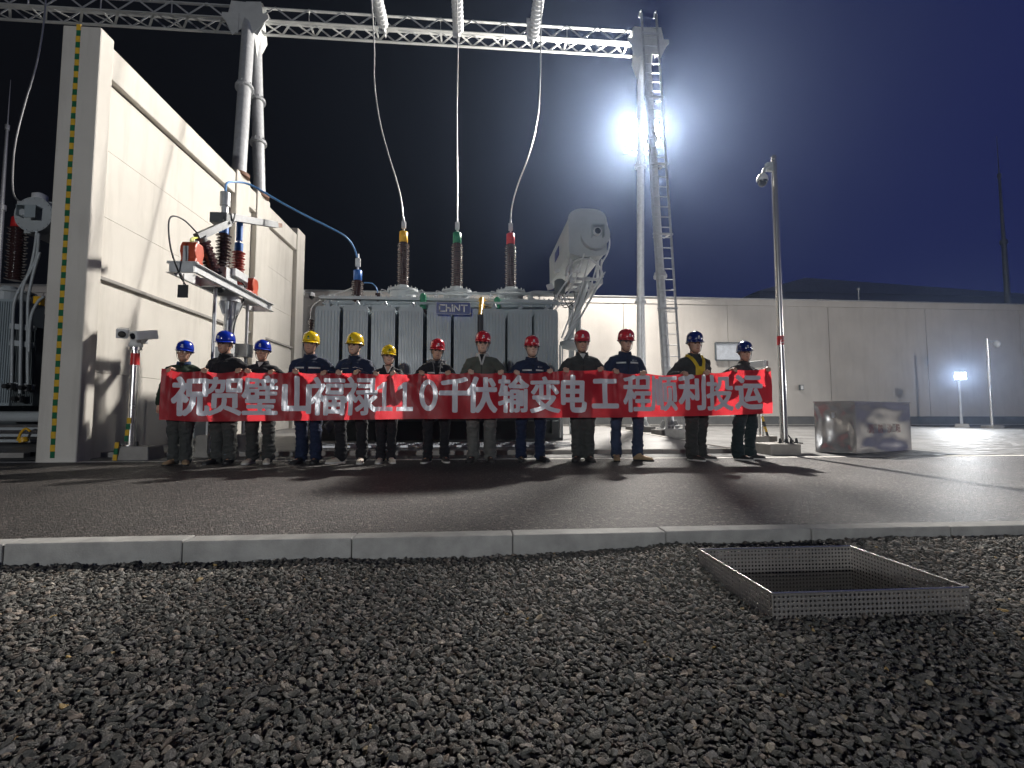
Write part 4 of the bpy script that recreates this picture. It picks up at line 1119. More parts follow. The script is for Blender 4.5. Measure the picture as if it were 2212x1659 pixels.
for k, (z, segs) in enumerate(((zr + .03, [[(-.02, .02), (.02, .02), (.02, 0), (-.005, 0)], [(.02, 0), (.02, -.022), (-.02, -.022)]]), )):
    for s_ in segs: stroke(m, [(pm_.x + u, z + v) for u, v in s_], .006, qy - .0575, .004)
m.bar((pm_.x - .025, qy - .058, zr - .05), (pm_.x + .03, qy - .058, zr - .04), .004, .012)
m.build('marking', WHITEP, rb)
zar = P(1655, 362, qy).z
m = MB(); m.box(pm_.x - .10 - .05, pm_.x - .045, qy - .04, qy + .04, zar - .06, zar + .08)
m.tube([(pm_.x - .10, qy - .02, zar + .02), (pm_.x - .22, qy - .05, zar - .06), (pm_.x - .24, qy - .05, zar - .14)], .03, 10); m.build('camera_arm', GREY_L, dp)
dx_ = P(1643, 385, qy).x; dz = P(1643, 378, qy).z
m = MB(); m.lathe([(.03, .0), (.06, -.02), (.085, -.06), (.095, -.11), (.092, -.135)], (dx_, qy - .05, dz), 22); dm = m.build('dome_housing', WHITEP, dp)
m = MB(); m.lathe([(.085, -.135), (.08, -.17), (.06, -.21), (.03, -.235), (0, -.24)], (dx_, qy - .05, dz), 20); m.build('dome_glass', GLASSD, dm)
m = MB(); m.tube([(pm_.x + .08, qy + .1, zbk + .2), (pm_.x + .25, qy + .1, zbk + .0), (pm_.x + .26, qy - .1, zbk)], .012, 6); m.build('flexible_conduit', BLACK, dp)

# short post with box camera behind the rightmost person
y_ = 9.0
q = P(1645, 940, y_); zt_ = P(1645, 800, y_).z
sp_ = empty('camera_post', (q.x, y_, gz(y_)), 'short steel post with a white box camera behind the rightmost person', 'camera post')
m = MB(); m.box(q.x - .2, q.x + .2, y_ - .2, y_ + .2, gz(y_) - .05, P(1645, 941, y_).z); m.build('concrete_base', CONC, sp_, bevel=.015)
m = MB(); m.cyl((q.x, y_, q.z - .1), (q.x, y_, zt_), .05, n=18); m.build('pole', STAIN, sp_)
for k, dxx in enumerate((-.06, .12)):
    c = P(1638 + 13 * k, 787, y_); m = MB(); m.cbox(c, (.13, .3, .13), Matrix.Rotation((.5, -.5)[k], 3, 'Z')); m.build('camera_box', WHITEP, sp_, bevel=.012)
for k in range(5):
    c = P(1648 + 3 * k, 905 + 11 * k, y_ - .06); m = MB(); m.cbox(c, (.04, .02, .1), Matrix.Rotation(-.3, 3, 'Y')); m.build('cover_band', TAPE_Y if k % 2 == 0 else BLACK, sp_)

# far post with dome camera
y_ = 16.2; q = P(2143, 912, y_); zt_ = P(2137, 731, y_).z; xx = P(2137, 731, y_).x
fp = empty('camera_post', (q.x, y_, gz(y_)), 'distant thin post with a small dome camera near the far wall', 'camera post')
m = MB(); m.cyl((q.x, y_, gz(y_)), (q.x, y_, zt_), .055, .045, 16); m.build('pole', STAIN, fp)
m = MB(); m.cyl((q.x, y_, zt_ - .12), (q.x + .42, y_, zt_ - .08), .02, n=8); m.build('camera_arm', GALV, fp)
m = MB(); m.lathe([(.03, 0), (.1, -.06), (.11, -.14), (.07, -.24), (0, -.27)], (q.x + .4, y_, zt_ - .08), 18); m.build('dome_housing', WHITEP, fp)
m = MB(); m.box(q.x - .22, q.x + .22, y_ - .22, y_ + .22, gz(y_) - .05, gz(y_) + .1); m.build('concrete_base', CONC, fp, bevel=.01)
# dome camera on the end of the firewall
q = P(662, 632, 16.9)
wc = empty('wall_camera', q, 'small white dome camera on a bracket at the far end of the firewall', 'camera')
m = MB(); m.cyl((q.x - .1, 16.9, q.z), (q.x + .14, 16.9, q.z), .022, n=8); m.cbox((q.x - .1, 16.9, q.z), (.03, .14, .18)); m.build('bracket', WHITEP, wc)
m = MB(); m.lathe([(.03, .06), (.09, .02), (.105, -.06), (.1, -.1)], (q.x + .18, 16.9, q.z - .03), 18); m.build('dome_housing', WHITEP, wc)
m = MB(); m.lathe([(.09, -.1), (.075, -.17), (.03, -.21), (0, -.215)], (q.x + .18, 16.9, q.z - .03), 18); m.build('dome_glass', GLASSD, wc)

# ================================================================== FIRE SAND BOX
c_ = P(1852, 983, 7.62); lf = P(1762, 980, 8.05); rt = P(1970, 974, 8.35)
zt_ = P(1852, 866, 7.62).z
fl_, fr_, fm_ = Vector((lf.x, lf.y, 0)), Vector((rt.x, rt.y, 0)), Vector((c_.x, c_.y, 0))
g = gz(7.8)
bk = fl_ + fr_ - fm_
sb = empty('sand_box', (fm_.x, fm_.y, g), 'dented polished stainless fire sand box standing in the yard', 'sand box')
def dented(a, c_, z0, z1, seed, amp=.034):
    a = Vector(a); c_ = Vector(c_); n_ = Vector(((c_ - a).y, -(c_ - a).x, 0)).normalized()
    nu, nvv = 34, 26; vs = []; fs = []
    for j in range(nvv + 1):
        for i in range(nu + 1):
            u = i / nu; v = j / nvv
            p = a.lerp(c_, u); p.z = z0 + (z1 - z0) * v
            w = min(1, 6 * u, 6 * (1 - u), 6 * v, 6 * (1 - v))
            d = amp * w * (math.sin(PI * u) * math.sin(PI * min(1, v * 1.15)) * -1.3 + 0.9 * mnoise.noise(Vector((u * 2.1 + seed, v * 2.4, seed))) + .35 * mnoise.noise(Vector((u * 5 + seed, v * 5, 9 + seed))))
            vs.append(p + n_ * d)
    for j in range(nvv):
        for i in range(nu):
            k = j * (nu + 1) + i; fs.append((k, k + 1, k + nu + 2, k + nu + 1))
    m = MB(); m.add(vs, fs, True); return m, n_
SBM = M('sand_box_steel', (0.62, 0.60, 0.58), 0.24, .74, 0.05, 2.0, rvar=.05)
for a, d_, sd in ((fl_, fm_, 1.0), (fm_, fr_, 4.0), (fr_, bk, 2.0), (bk, fl_, 7.0)):
    m, n_ = dented(a, d_, g + .012, zt_ - .02, sd); m.build('side_panel', SBM, sb)
m = MB(); o_ = .025
cc = (fl_ + fr_) / 2
def out(p): return p + (p - cc).normalized() * o_
q4 = [out(fl_), out(fm_), out(fr_), out(bk)]
m.add([(p.x, p.y, zt_ - .018) for p in q4] + [(p.x, p.y, zt_) for p in q4], [(0, 3, 2, 1), (4, 5, 6, 7), (0, 1, 5, 4), (1, 2, 6, 5), (2, 3, 7, 6), (3, 0, 4, 7)])
m.build('lid', SBM, sb, bevel=.004)
m = MB(); q = fl_.lerp(fm_, .47); n1 = Vector(((fm_ - fl_).y, -(fm_ - fl_).x, 0)).normalized()
zl = P(1802, 895, 7.9).z
m.cbox(q + n1 * .012 + Vector((0, 0, zl)), (.05, .02, .07)); m.cyl(q + n1 * .03 + Vector((0, 0, zl - .03)), q + n1 * .03 + Vector((0, 0, zl - .065)), .02, n=10); m.build('hasp', GALV, sb)
# lettering on the front face
def textmesh(s_, size, bold=0.0, extrude=.0006):
    c = bpy.data.curves.new('lettering', 'FONT'); c.body = s_; c.size = size; c.extrude = extrude; c.align_x = 'CENTER'
    c.resolution_u = 3
    o = bpy.data.objects.new('lettering', c); COL.objects.link(o)
    dg = bpy.context.evaluated_depsgraph_get()
    me = bpy.data.meshes.new_from_object(o.evaluated_get(dg))
    bpy.data.objects.remove(o)
    return me
ang = math.atan2((fr_ - fm_).y, (fr_ - fm_).x)
n2 = Vector(((fr_ - fm_).y, -(fr_ - fm_).x, 0)).normalized()
tx = P(1912, 925, 7.95)
LET = M('faded_red_lettering', (0.22, 0.07, 0.065), .8, spec=.1)
for k, ch in enumerate('消防沙箱'):
    me = textmesh(ch, .17); me.materials.clear(); me.materials.append(LET)
    u = .50 + (k - 1.5) * .165
    q = fm_.lerp(fr_, u) + n2 * .004
    o = link('lettering', me, sb); o.rotation_euler = (PI / 2, 0, ang); o.location = (q.x, q.y, tx.z - .07)

# ================================================================== SIGNS, OUTLETS, GRATES ON THE FAR WALL
q0, q1 = P(1546, 778, WY - .06), P(1610, 741, WY - .06)
bd = MB(); bd.box(q0.x + .03, q1.x - .03, WY - .055, WY - .04, q0.z + .03, q1.z - .03)
bo = bd.build('notice_board', M('blank_board', (.62, .66, .72), .4)); prop(bo, 'blank white board in a dark frame on the far wall beside the rightmost person', 'notice board')
m = MB()
for a, c in (((q0.x, q0.z), (q1.x, q0.z)), ((q1.x, q0.z), (q1.x, q1.z)), ((q1.x, q1.z), (q0.x, q1.z)), ((q0.x, q1.z), (q0.x, q0.z))):
    m.bar((a[0], WY - .06, a[1]), (c[0], WY - .06, c[1]), .05, .05)
m.build('frame', GREY_D, bo)
q = P(1731, 837, WY - .05)
so = empty('wall_socket', q, 'small square socket box on the far wall right of the tall camera post', 'socket')
m = MB(); m.cbox(q, (.17, .09, .22)); m.build('case', GREY_D, so, bevel=.01)
m = MB(); m.cbox(q + Vector((0, -.05, 0)), (.11, .01, .16)); m.build('cover', WHITEP, so)
LLS = [(1855, 628, 'small rod lamp on top of the far wall')]
for px_, py_, lb_ in LLS:
    q = P(px_, py_ + 15, WY + .15); m = MB(); m.cyl((q.x, q.y, wt), (q.x, q.y, P(px_, py_ - 5, WY).z), .02, n=8); m.cbox((q.x, q.y, P(px_, py_ - 5, WY).z), (.1, .08, .1)); prop(m.build('wall_top_sensor', GALV), lb_, 'sensor')

# ================================================================== MASTS AND ROOF BEYOND
def mast(px, pb, pt, Y, label, r=.22):
    a = P(px[0], pb, Y); c = P(px[1], pt, Y); X = (a.x + c.x) / 2; H = c.z
    root = empty('lightning_mast', (X, Y, ZY1), label, 'mast')
    m = MB(); m.cyl((X, Y, ZY1), (X, Y, H * .62), r, r * .62, 16); m.cyl((X, Y, H * .62), (X, Y, H * .86), r * .5, r * .3, 12); m.build('shaft', GALV_D, root)
    m = MB(); m.cyl((X, Y, H * .86), (X, Y, H), r * .16, r * .05, 8); m.build('rod', GALV_D, root)
    m = MB(); m.cyl((X, Y, H * .615), (X, Y, H * .63), r * .95, n=14); m.cyl((X, Y, H * .85), (X, Y, H * .865), r * .5, n=12); m.build('collar', GALV_D, root)
mast((2172, 2157), 640, 295, 34, 'slim lightning mast beyond the far wall at the right', .26)
mast((4, 12), 600, 172, 26, 'slim lightning mast beyond the wall at the left edge', .2)
ROOF = M('dark_roof', (.48, .50, .58), .8)
q = P(1900, 612, 60); bl = empty('building', (q.x, 60, ZY1), 'dark low building with a shallow gable roof beyond the far wall', 'building')
xa, xb = P(1640, 630, 60).x, P(2330, 640, 60).x; ze = P(1700, 632, 60).z; zr = P(1745, 602, 60).z
m = MB(); m.box(xa, xb, 60, 74, ZY1, ze); m.build('wall', ROOF, bl)
m = MB(); m.prism([(xa - .5, ze), (P(1735, 600, 60).x, zr), (xb + .5, ze)], 59.6, 74, lambda u, v, w: (u, w, v)); m.build('roof', ROOF, bl)

# ================================================================== NEIGHBOUR TRANSFORMER (left of the firewall)
nt_ = empty('transformer', P(40, 900, 9.6), 'grey neighbour transformer with yellow valves partly hidden behind the firewall at the left edge', 'transformer')
nt_.location.z = BAYZ(9.6)
yN = 9.3
x0 = P(-60, 700, yN).x; x1 = P(42, 700, yN).x
zt_ = P(20, 642, yN).z
for (a, c) in ((-150, -92), (-88, -30), (-26, 30), (36, 80)):
    xa, xb = P(a, 700, yN).x, P(c, 700, yN).x
    nrib = 11
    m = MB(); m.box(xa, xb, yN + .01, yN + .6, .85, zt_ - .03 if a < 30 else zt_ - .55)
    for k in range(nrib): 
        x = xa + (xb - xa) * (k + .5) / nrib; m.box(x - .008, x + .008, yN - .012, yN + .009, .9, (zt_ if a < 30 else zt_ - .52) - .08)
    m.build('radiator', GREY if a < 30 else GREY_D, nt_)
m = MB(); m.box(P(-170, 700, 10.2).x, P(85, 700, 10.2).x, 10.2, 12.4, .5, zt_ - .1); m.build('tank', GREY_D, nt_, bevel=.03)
q = P(20, 640, 10.6)
m = MB(); m.lathe([(.36, 0), (.36, .34), (.42, .345), (.42, .39), (.15, .42), (.12, .5)], (q.x, q.y, q.z - .3), 24, smooth=False)
m.lathe([(.055, 0), (.055, .004)], (q.x, q.y - .362, q.z - .12), 14, (0, -1, 0)); m.build('turret', GREY_L, nt_)
zb0, zt0 = P(37, 606, 10.6).z, P(37, 492, 10.6).z; X = P(36, 540, 10.6).x
m = MB(); m.lathe(sheds(zt0 - zb0, 19, .10, .165), (X, 10.6, zb0), 20); nb = m.build('bushing', BROWN, nt_)
m = MB(); m.lathe([(.09, 0), (.12, .01), (.11, .2), (.07, .24)], (X, 10.6, zt0), 16); m.build('cap', REDP, nb, label='orange red cap')
m = MB(); m.cyl((X, 10.6, zt0 + .2), (X, 10.6, zt0 + .42), .03, n=8); m.cbox((X + .02, 10.6, zt0 + .48), (.1, .06, .18)); m.build('terminal_clamp', GALV, nb)
dc2 = P(72, 463, 9.55); dr2 = 37 / F * 9.55
m = MB(); m.lathe([(dr2, 0), (dr2, .03), (dr2 * .93, .032), (dr2 * .93, .2)], dc2, 36, (0, 1, 0), smooth=False)
m.prism([(dc2.x - dr2 * .95, dc2.z - .3), (dc2.x + dr2, dc2.z - .3), (dc2.x + dr2, dc2.z + .34), (dc2.x - dr2 * .95, dc2.z + .34)], dc2.y + .2, dc2.y + 2.6, lambda u, v, w: (u, w, v))
for k in range(20):
    an = k * PI / 10; p = dc2 + Vector((dr2 * .93 * math.cos(an), 0, dr2 * .93 * math.sin(an))); m.cyl(p - Vector((0, .015, 0)), p, .012, n=6)
nc = m.build('conservator', GREY_L, nt_)
m = MB(); w_ = dr2 * .5; m.box(dc2.x - w_, dc2.x + w_, dc2.y - .16, dc2.y - .002, dc2.z + w_ * .62, dc2.z + w_ * .70); m.box(dc2.x - .02, dc2.x + w_, dc2.y - .16, dc2.y - .15, dc2.z - w_ * .7, dc2.z + w_ * .62); m.box(dc2.x - w_, dc2.x - w_ + .01, dc2.y - .16, dc2.y - .002, dc2.z - w_ * .5, dc2.z + w_ * .62); m.build('gauge_hood', GREY, nc)
m = MB(); m.lathe([(.07, 0), (.07, .08), (.05, .09)], dc2 + Vector((-.12, -.01, 0)), 16, (0, -1, 0)); m.build('oil_gauge', GREY_L, nc)
for k, lst in enumerate(([(80, 500), (74, 545), (62, 590), (35, 640), (28, 690), (25, 830)], [(84, 505), (78, 560), (50, 620), (46, 690), (43, 850)], [(86, 545), (75, 580), (62, 640), (60, 700), (60, 835)], [(95, 640), (80, 655), (66, 690), (62, 760)])):
    m = MB(); m.tube(spline([P(x, y, 9.25 - .04 * k) for x, y in lst]), .024, 8); m.build('oil_pipe', GREY_L, nt_)
m = MB()
for zpy in (706, 742, 833): 
    a, c = P(22, zpy - 2, 9.28), P(74, zpy + 4, 9.28); m.bar(a, c, .03, .1)
m.build('pipe_bracket', GREY_L, nt_)
for (x, y) in ((24, 835), (43, 862), (58, 838)):
    m = MB(); q = P(x, y, 9.15); m.cyl(q - Vector((0, 0, .06)), q + Vector((0, 0, .06)), .06, n=10); m.cyl(q + Vector((0, -.14, 0)), q, .04, n=8); m.build('valve', BLACK, nt_)
m = MB(); m.box(P(72, 640, 10).x, P(84, 700, 10).x, 10, 10.1, P(78, 690, 10).z, P(78, 640, 10).z); m.build('yellow_sleeve', YEL, nt_)
m = MB(); 
for zpy in (926, 940, 952): a, c = P(-30, zpy, 9.4), P(96, zpy, 9.4); m.bar(a, c, .1, .05)
m.cyl(P(-30, 900, 9.5), P(96, 900, 9.5), .1, n=12); m.build('base_beam', GREY_L, nt_)
m = MB(); m.tube(spline([P(38, 952, 9.15), P(46, 934, 9.15), P(56, 926, 9.15), P(66, 932, 9.15)]), .02, 8); m.cyl(P(50, 945, 9.12), P(52, 955, 9.12), .07, n=12); m.build('valve_handle', YEL, nt_, label='yellow valve and lever')
m = MB(); m.lathe([(.1, 0), (.13, .02), (.13, .3), (.06, .34)], P(86, 432, 10.4) + Vector((0, 0, -.2)), 14); m.build('upper_fitting', WHITEP, nt_)
# its conductor
q0 = Vector((X, 10.6, zt0 + .55))
m = MB(); m.tube(spline([q0, P(30, 420, 10.8), P(27, 380, 10.9), P(33, 310, 11.1), P(52, 230, 11.3), P(76, 150, 11.5), P(90, 80, 11.7), P(98, 10, 11.9), P(100, -40, 12.0)]), .018, 8)
prop(m.build('conductor', CABLE), 'bare conductor curving down to the neighbour transformer at the left edge', 'cable')
# ------------------------------------------------------------------ lamps
LED = emit('lit_led', (1.0, 0.97, 0.92), 120.0)
HALO_HAZE = 0.0018
def area(name, parent, loc, target, size, power, col=(1, 0.96, 0.9), spread=PI):
    l = bpy.data.lights.new(name, 'AREA'); l.shape = 'RECTANGLE'; l.size = size[0]; l.size_y = size[1]
    l.energy = power; l.color = col; l.spread = spread
    o = bpy.data.objects.new(name, l); COL.objects.link(o)
    d = Vector(target) - Vector(loc)
    o.location = loc; o.rotation_euler = d.to_track_quat('-Z', 'Y').to_euler()
    o.parent = parent; o.matrix_parent_inverse = world_mat(parent).inverted()
    return o
def point(name, parent, loc, r, power, col=(1, 0.96, 0.9)):
    l = bpy.data.lights.new(name, 'POINT'); l.shadow_soft_size = r; l.energy = power; l.color = col
    o = bpy.data.objects.new(name, l); COL.objects.link(o); o.location = loc
    o.parent = parent; o.matrix_parent_inverse = world_mat(parent).inverted()
    return o
def flood_head(root, c, target, w=0.46, h=0.34):
    """floodlight: finned housing, lit glass, yoke; c is the centre of the glass"""
    c = Vector(c); d = (Vector(target) - c).normalized(); q = d.to_track_quat('-Y', 'Z').to_matrix()
    m = MB(); m.cbox(c - d * 0.05, (w, 0.075, h), q)
    for i in range(-4, 5):
        m.cbox(c - d * 0.11 + q @ Vector((i * w / 10, 0, 0)), (0.008, 0.06, h * 0.9), q)
    m.build('housing', BLACK, root)
    m = MB(); m.cbox(c - d * 0.008, (w * 0.9, 0.006, h * 0.88), q); m.build('lit_glass', LED, root)
    m = MB()
    for s_ in (-1, 1):
        m.bar(c - d * 0.05 + q @ Vector((s_ * (w / 2 + .012), 0, 0)), c - d * 0.10 + q @ Vector((s_ * (w / 2 + .012), 0, -h / 2 - .06)), 0.02, 0.005)
    m.bar(c - d * 0.10 + q @ Vector((-w / 2 - .02, 0, -h / 2 - .06)), c - d * 0.10 + q @ Vector((w / 2 + .02, 0, -h / 2 - .06)), 0.02, 0.005)
    m.build('yoke', GALV, root)
YL = 16.4
L1 = P(1388, 290, YL)
print('lamp1', L1)
fl = empty('floodlight', (L1.x, YL + .25, gz(YL)), 'dazzling floodlight on a tall slim pole behind the ladder column', 'floodlight')
tg1 = Vector((-1.5, 6.5, 0.5))
for dx in (-.34, .34):  # four lit heads, the extra ones added to fill the glare's width
    for dz in (-.27, .27): flood_head(fl, L1 + Vector((dx, 0, dz)), tg1, .58, .44)
m = MB(); m.cyl((L1.x, YL + .28, gz(YL)), (L1.x, YL + .28, L1.z - .1), .07, .045, 16); m.build('pole', GALV, fl)
m = MB(); m.bar(L1 + Vector((-0.66, 0.2, -0.60)), L1 + Vector((0.66, 0.2, -0.60)), 0.05, 0.05); m.build('mounting_arm', GALV, fl)
area('floodlight_beam', fl, L1 + (tg1 - L1).normalized() * .02, tg1, (.55, .40), 10500, (1, 0.95, 0.88))
# low work light on a stand
L2 = P(2073, 812, 16.6)
zb2 = gz(16.6)
wl = empty('work_light', (L2.x, 16.6, zb2), 'low glaring work light on a post before the far wall', 'work light')
flood_head(wl, L2 + Vector((0, -0.03, 0)), L2 + Vector((-6, -8, -0.6)), 0.34, 0.26)
m = MB(); m.cyl((L2.x + 0.03, 16.66, zb2 + .12), (L2.x + 0.03, 16.66, L2.z + 0.05), 0.045); m.build('post', GALV, wl)
m = MB(); m.lathe([(0.30, 0), (0.26, 0.14)], (L2.x + 0.03, 16.66, zb2), 4, smooth=False); m.build('concrete_base', CONC, wl, bevel=0.01)
area('work_light_beam', wl, L2 + Vector((-0.02, -0.05, 0)), L2 + Vector((-6, -8, -0.6)), (.30, .22), 340, (0.93, 0.97, 1.0))
# floodlight behind the photographer, low and far, lighting the fronts
L3 = Vector((-5.5, -17.0, 3.9))
fb = empty('floodlight', (L3.x, L3.y, 0), 'floodlight on a slim post far behind the gravel bed', 'floodlight')
flood_head(fb, L3, (0, 10, 2.0))
m = MB(); m.cyl((L3.x, L3.y - 0.15, 0), (L3.x, L3.y - 0.15, L3.z), 0.05); m.build('post', GALV, fb)
area('floodlight_beam', fb, L3 + Vector((0, 0.03, 0)), (1, 11, 3.5), (0.5, 0.4), 1350, (0.95, 0.98, 1.0))
# floodlight far to the right of the yard
L4 = Vector((19.5, 5.5, 4.6))
fc = empty('floodlight', (L4.x, L4.y, 0), 'floodlight on a post at the right end of the yard', 'floodlight')
flood_head(fc, L4, (0, 14, 1.0))
m = MB(); m.cyl((L4.x + .15, L4.y, 0), (L4.x + .15, L4.y, L4.z), 0.05); m.build('post', GALV, fc)
area('floodlight_beam', fc, L4 + Vector((-0.03, 0, 0)), (11, 19, 3.5), (0.4, 0.3), 480, (1, 0.96, 0.9))
# night haze volume added so the lamps get a halo like lens glow
hz = bpy.data.materials.new('halo_haze'); hz.use_nodes = True; hn = hz.node_tree; hn.nodes.clear()
ho_ = hn.nodes.new('ShaderNodeOutputMaterial'); hv = hn.nodes.new('ShaderNodeVolumePrincipled')
hv.inputs['Color'].default_value = (.50, .66, 1, 1); hv.inputs['Density'].default_value = HALO_HAZE; hv.inputs['Anisotropy'].default_value = .87
hn.links.new(hv.outputs[0], ho_.inputs['Volume'])
m = MB(); m.box(-100, 100, -40, 270, -1.3, 22); prop(m.build('halo_haze', hz), kind='stuff')
# ================================================================== PEOPLE
def remesh(mb, voxel, smooth_it=1):
    me = mb.mesh('tmp', [])
    o = bpy.data.objects.new('tmp', me); COL.objects.link(o)
    r = o.modifiers.new('r', 'REMESH'); r.mode = 'VOXEL'; r.voxel_size = voxel; r.adaptivity = 0
    if smooth_it:
        s_ = o.modifiers.new('s', 'SMOOTH'); s_.iterations = smooth_it; s_.factor = 0.5
    dg = bpy.context.evaluated_depsgraph_get()
    out_ = bpy.data.meshes.new_from_object(o.evaluated_get(dg))
    bpy.data.objects.remove(o); bpy.data.meshes.remove(me)
    out_.polygons.foreach_set('use_smooth', [True] * len(out_.polygons))
    return out_
def get_co(me):
    a = np.empty(len(me.vertices) * 3, dtype=np.float32); me.vertices.foreach_get('co', a); return a.reshape(-1, 3)
def set_co(me, a): me.vertices.foreach_set('co', a.astype(np.float32).ravel()); me.update()
def wrinkle(me, amp, sc, seed, zfun=None, stretch=(1, 1, 1)):
    me.update(); co = get_co(me); no = np.empty(len(me.vertices) * 3, dtype=np.float32); me.vertices.foreach_get('normal', no); no = no.reshape(-1, 3)
    st = Vector(stretch); d = np.empty(len(co), dtype=np.float32)
    for i in range(len(co)):
        v = Vector(co[i]) ; q = Vector((v.x * st.x, v.y * st.y, v.z * st.z)) * sc + Vector((seed, seed * .7, 0))
        a = 1 - abs(mnoise.noise(q)) * 2
        d[i] = amp * (a * .7 + mnoise.noise(q * 2.3) * .45) * (zfun(v) if zfun else 1)
    set_co(me, co + no * d[:, None])

def ell(c, rx, ry, z=None):
    return (c, (rx, 0, 0), (0, ry, 0))
def limb(m, pts, n=12, flat=1.0):
    """pts: (Vector, r); closed tube with a slightly flattened section"""
    ps = [Vector(p) for p, r in pts]; rs = [r for p, r in pts]
    x = None; rr = []
    for i, p in enumerate(ps):
        t = (ps[min(i + 1, len(ps) - 1)] - ps[max(i - 1, 0)]).normalized()
        if x is None:
            x = t.cross(Vector((0, 1, 0)))
            if x.length < .1: x = t.cross(Vector((1, 0, 0)))
        x = (x - t * x.dot(t)).normalized(); y = t.cross(x)
        rr.append((p, x * rs[i], y * rs[i] * flat))
    # rounded ends
    t0 = (ps[0] - ps[1]).normalized(); t1 = (ps[-1] - ps[-2]).normalized()
    a = (ps[0] + t0 * rs[0] * .6, rr[0][1] * .6, rr[0][2] * .6); b = (ps[-1] + t1 * rs[-1] * .6, rr[-1][1] * .6, rr[-1][2] * .6)
    m.rings([a] + rr + [b], n)

def head_geo(m, hz, hair=0, jaw=1.0, yaw=0.0, roll=0.0, nod=0.0):
    """head in person space, facing -Y; hz = chin height; skull, jaw, brow, nose, lips, ears"""
    R = Matrix.Rotation(yaw, 3, 'Z') @ Matrix.Rotation(roll, 3, 'Y') @ Matrix.Rotation(nod, 3, 'X'); O = Vector((0, 0, hz))
    HS = 1.06
    def T(v): return O + R @ (Vector(v) * HS)
    def ring(z, y, rx, ry): return (T((0, y, z)), R @ Vector((rx * HS, 0, 0)), R @ Vector((0, ry * HS, 0)))
    j = jaw
    m.rings([ring(-.004, -.045, .018 * j, .016), ring(.006, -.040, .034 * j, .034), ring(.022, -.030, .050 * j, .055), ring(.045, -.016, .062 * j, .074), ring(.075, -.006, .070 * j, .086),
             ring(.105, .000, .074, .092), ring(.140, .004, .077, .097), ring(.175, .006, .076, .096), ring(.205, .008, .066, .084), ring(.225, .010, .045, .06), ring(.235, .010, .018, .025)], 22)
    # nose, brow, lips, cheeks, ears
    limb(m, [(T((0, -.090, .128)), .008), (T((0, -.098, .105)), .010), (T((0, -.106, .088)), .0125)], 8)
    limb(m, [(T((-.012, -.093, .085)), .008), (T((.012, -.093, .085)), .008)], 8)
    limb(m, [(T((-.035, -.080, .136)), .009), (T((0, -.092, .137)), .008), (T((.035, -.080, .136)), .009)], 8)
    limb(m, [(T((-.018, -.083, .056)), .006), (T((0, -.090, .057)), .0075), (T((.018, -.083, .056)), .006)], 8)
    for s_ in (-1, 1):
        limb(m, [(T((s_ * .040, -.064, .090)), .020), (T((s_ * .045, -.050, .105)), .018)], 8)
        limb(m, [(T((s_ * .078, .010, .125)), .010), (T((s_ * .084, .016, .112)), .012), (T((s_ * .078, .008, .092)), .008)], 8)
    return T, R

def arm_ik(S, W, up, fo, pole):
    d = W - S; L_ = min(d.length, (up + fo) * .995); d = d.normalized()
    a = (up * up - fo * fo + L_ * L_) / (2 * L_); h = math.sqrt(max(0, up * up - a * a))
    p = (pole - d * pole.dot(d)).normalized()
    return S + d * a + p * h

def hand_geo(m, wrist, knuck, down, side, curl=1.0, rest=False):
    """palm from wrist to knuckles, four unequal fingers curling toward `down`, thumb from the palm side. side: +1/-1 thumb direction along x"""
    f = (knuck - wrist).normalized(); x = down.cross(f).normalized()
    lat = x
    pal = []
    limb(m, [(wrist, .026), (wrist.lerp(knuck, .5), .032), (knuck, .030)], 10, .55)
    for i, (o_, L_) in enumerate(((-.033, .066), (-.011, .076), (.011, .072), (.033, .056))):
        b0 = knuck + lat * (o_ * side * .95) + f * (-.006)
        p1 = b0 + f * (.020) + down * .006
        p2 = p1 + (f * .25 + down * .97) * (L_ * .42) * curl + f * (1 - curl) * L_ * .4
        p3 = p2 + (f * -.12 + down * 1.0) * (L_ * .36)
        limb(m, [(b0, .0098), (p1, .0095), (p2, .0088), (p3, .0076)], 8)
    tb = wrist.lerp(knuck, .35) - lat * (.024 * side)
    t1 = tb - lat * (.016 * side) + f * .022 + down * .012; t2 = t1 + f * .016 + down * .026
    limb(m, [(tb, .0125), (t1, .0115), (t2, .0095)], 8)

SKIN = M('skin', (0.52, 0.30, 0.21), 0.52, 0, 0.10, 14, 0.15, 90, bdist=.002)
SKIN2 = M('skin_light', (0.60, 0.38, 0.28), 0.5, 0, 0.10, 14, 0.15, 90, bdist=.002)
def cloth(name, col, rough=.85, var=.22):
    m = M(name, col, rough, 0, var, 5.5, 0.7, 26, bdist=.018, spec=.3)
    m.node_tree.nodes['Principled BSDF'].inputs['Sheen Weight'].default_value = .12; m.node_tree.nodes['Principled BSDF'].inputs['Sheen Roughness'].default_value = .4
    return m
C_NAVY = cloth('navy_cloth', (.012, .020, .050)); C_BLACK = cloth('black_cloth', (.014, .014, .017)); C_CHAR = cloth('charcoal_cloth', (.040, .042, .040))
C_GREEN = cloth('dark_green_cloth', (.022, .038, .022)); C_OLIVE = cloth('olive_grey_cloth', (.085, .092, .075)); C_GREYT = cloth('grey_trouser_cloth', (.115, .115, .108))
C_DKGREY = cloth('dark_grey_trouser_cloth', (.055, .058, .055)); C_JEAN = cloth('denim', (.030, .045, .085)); C_TEAL = cloth('dark_teal_cloth', (.020, .034, .036)); C_HOOD = cloth('grey_hood', (.16, .16, .165))
C_WHITE = cloth('white_cloth', (.55, .55, .53)); C_BLUEC = cloth('blue_collar', (.02, .05, .12)); C_TEE = cloth('black_tee', (.01, .01, .011))
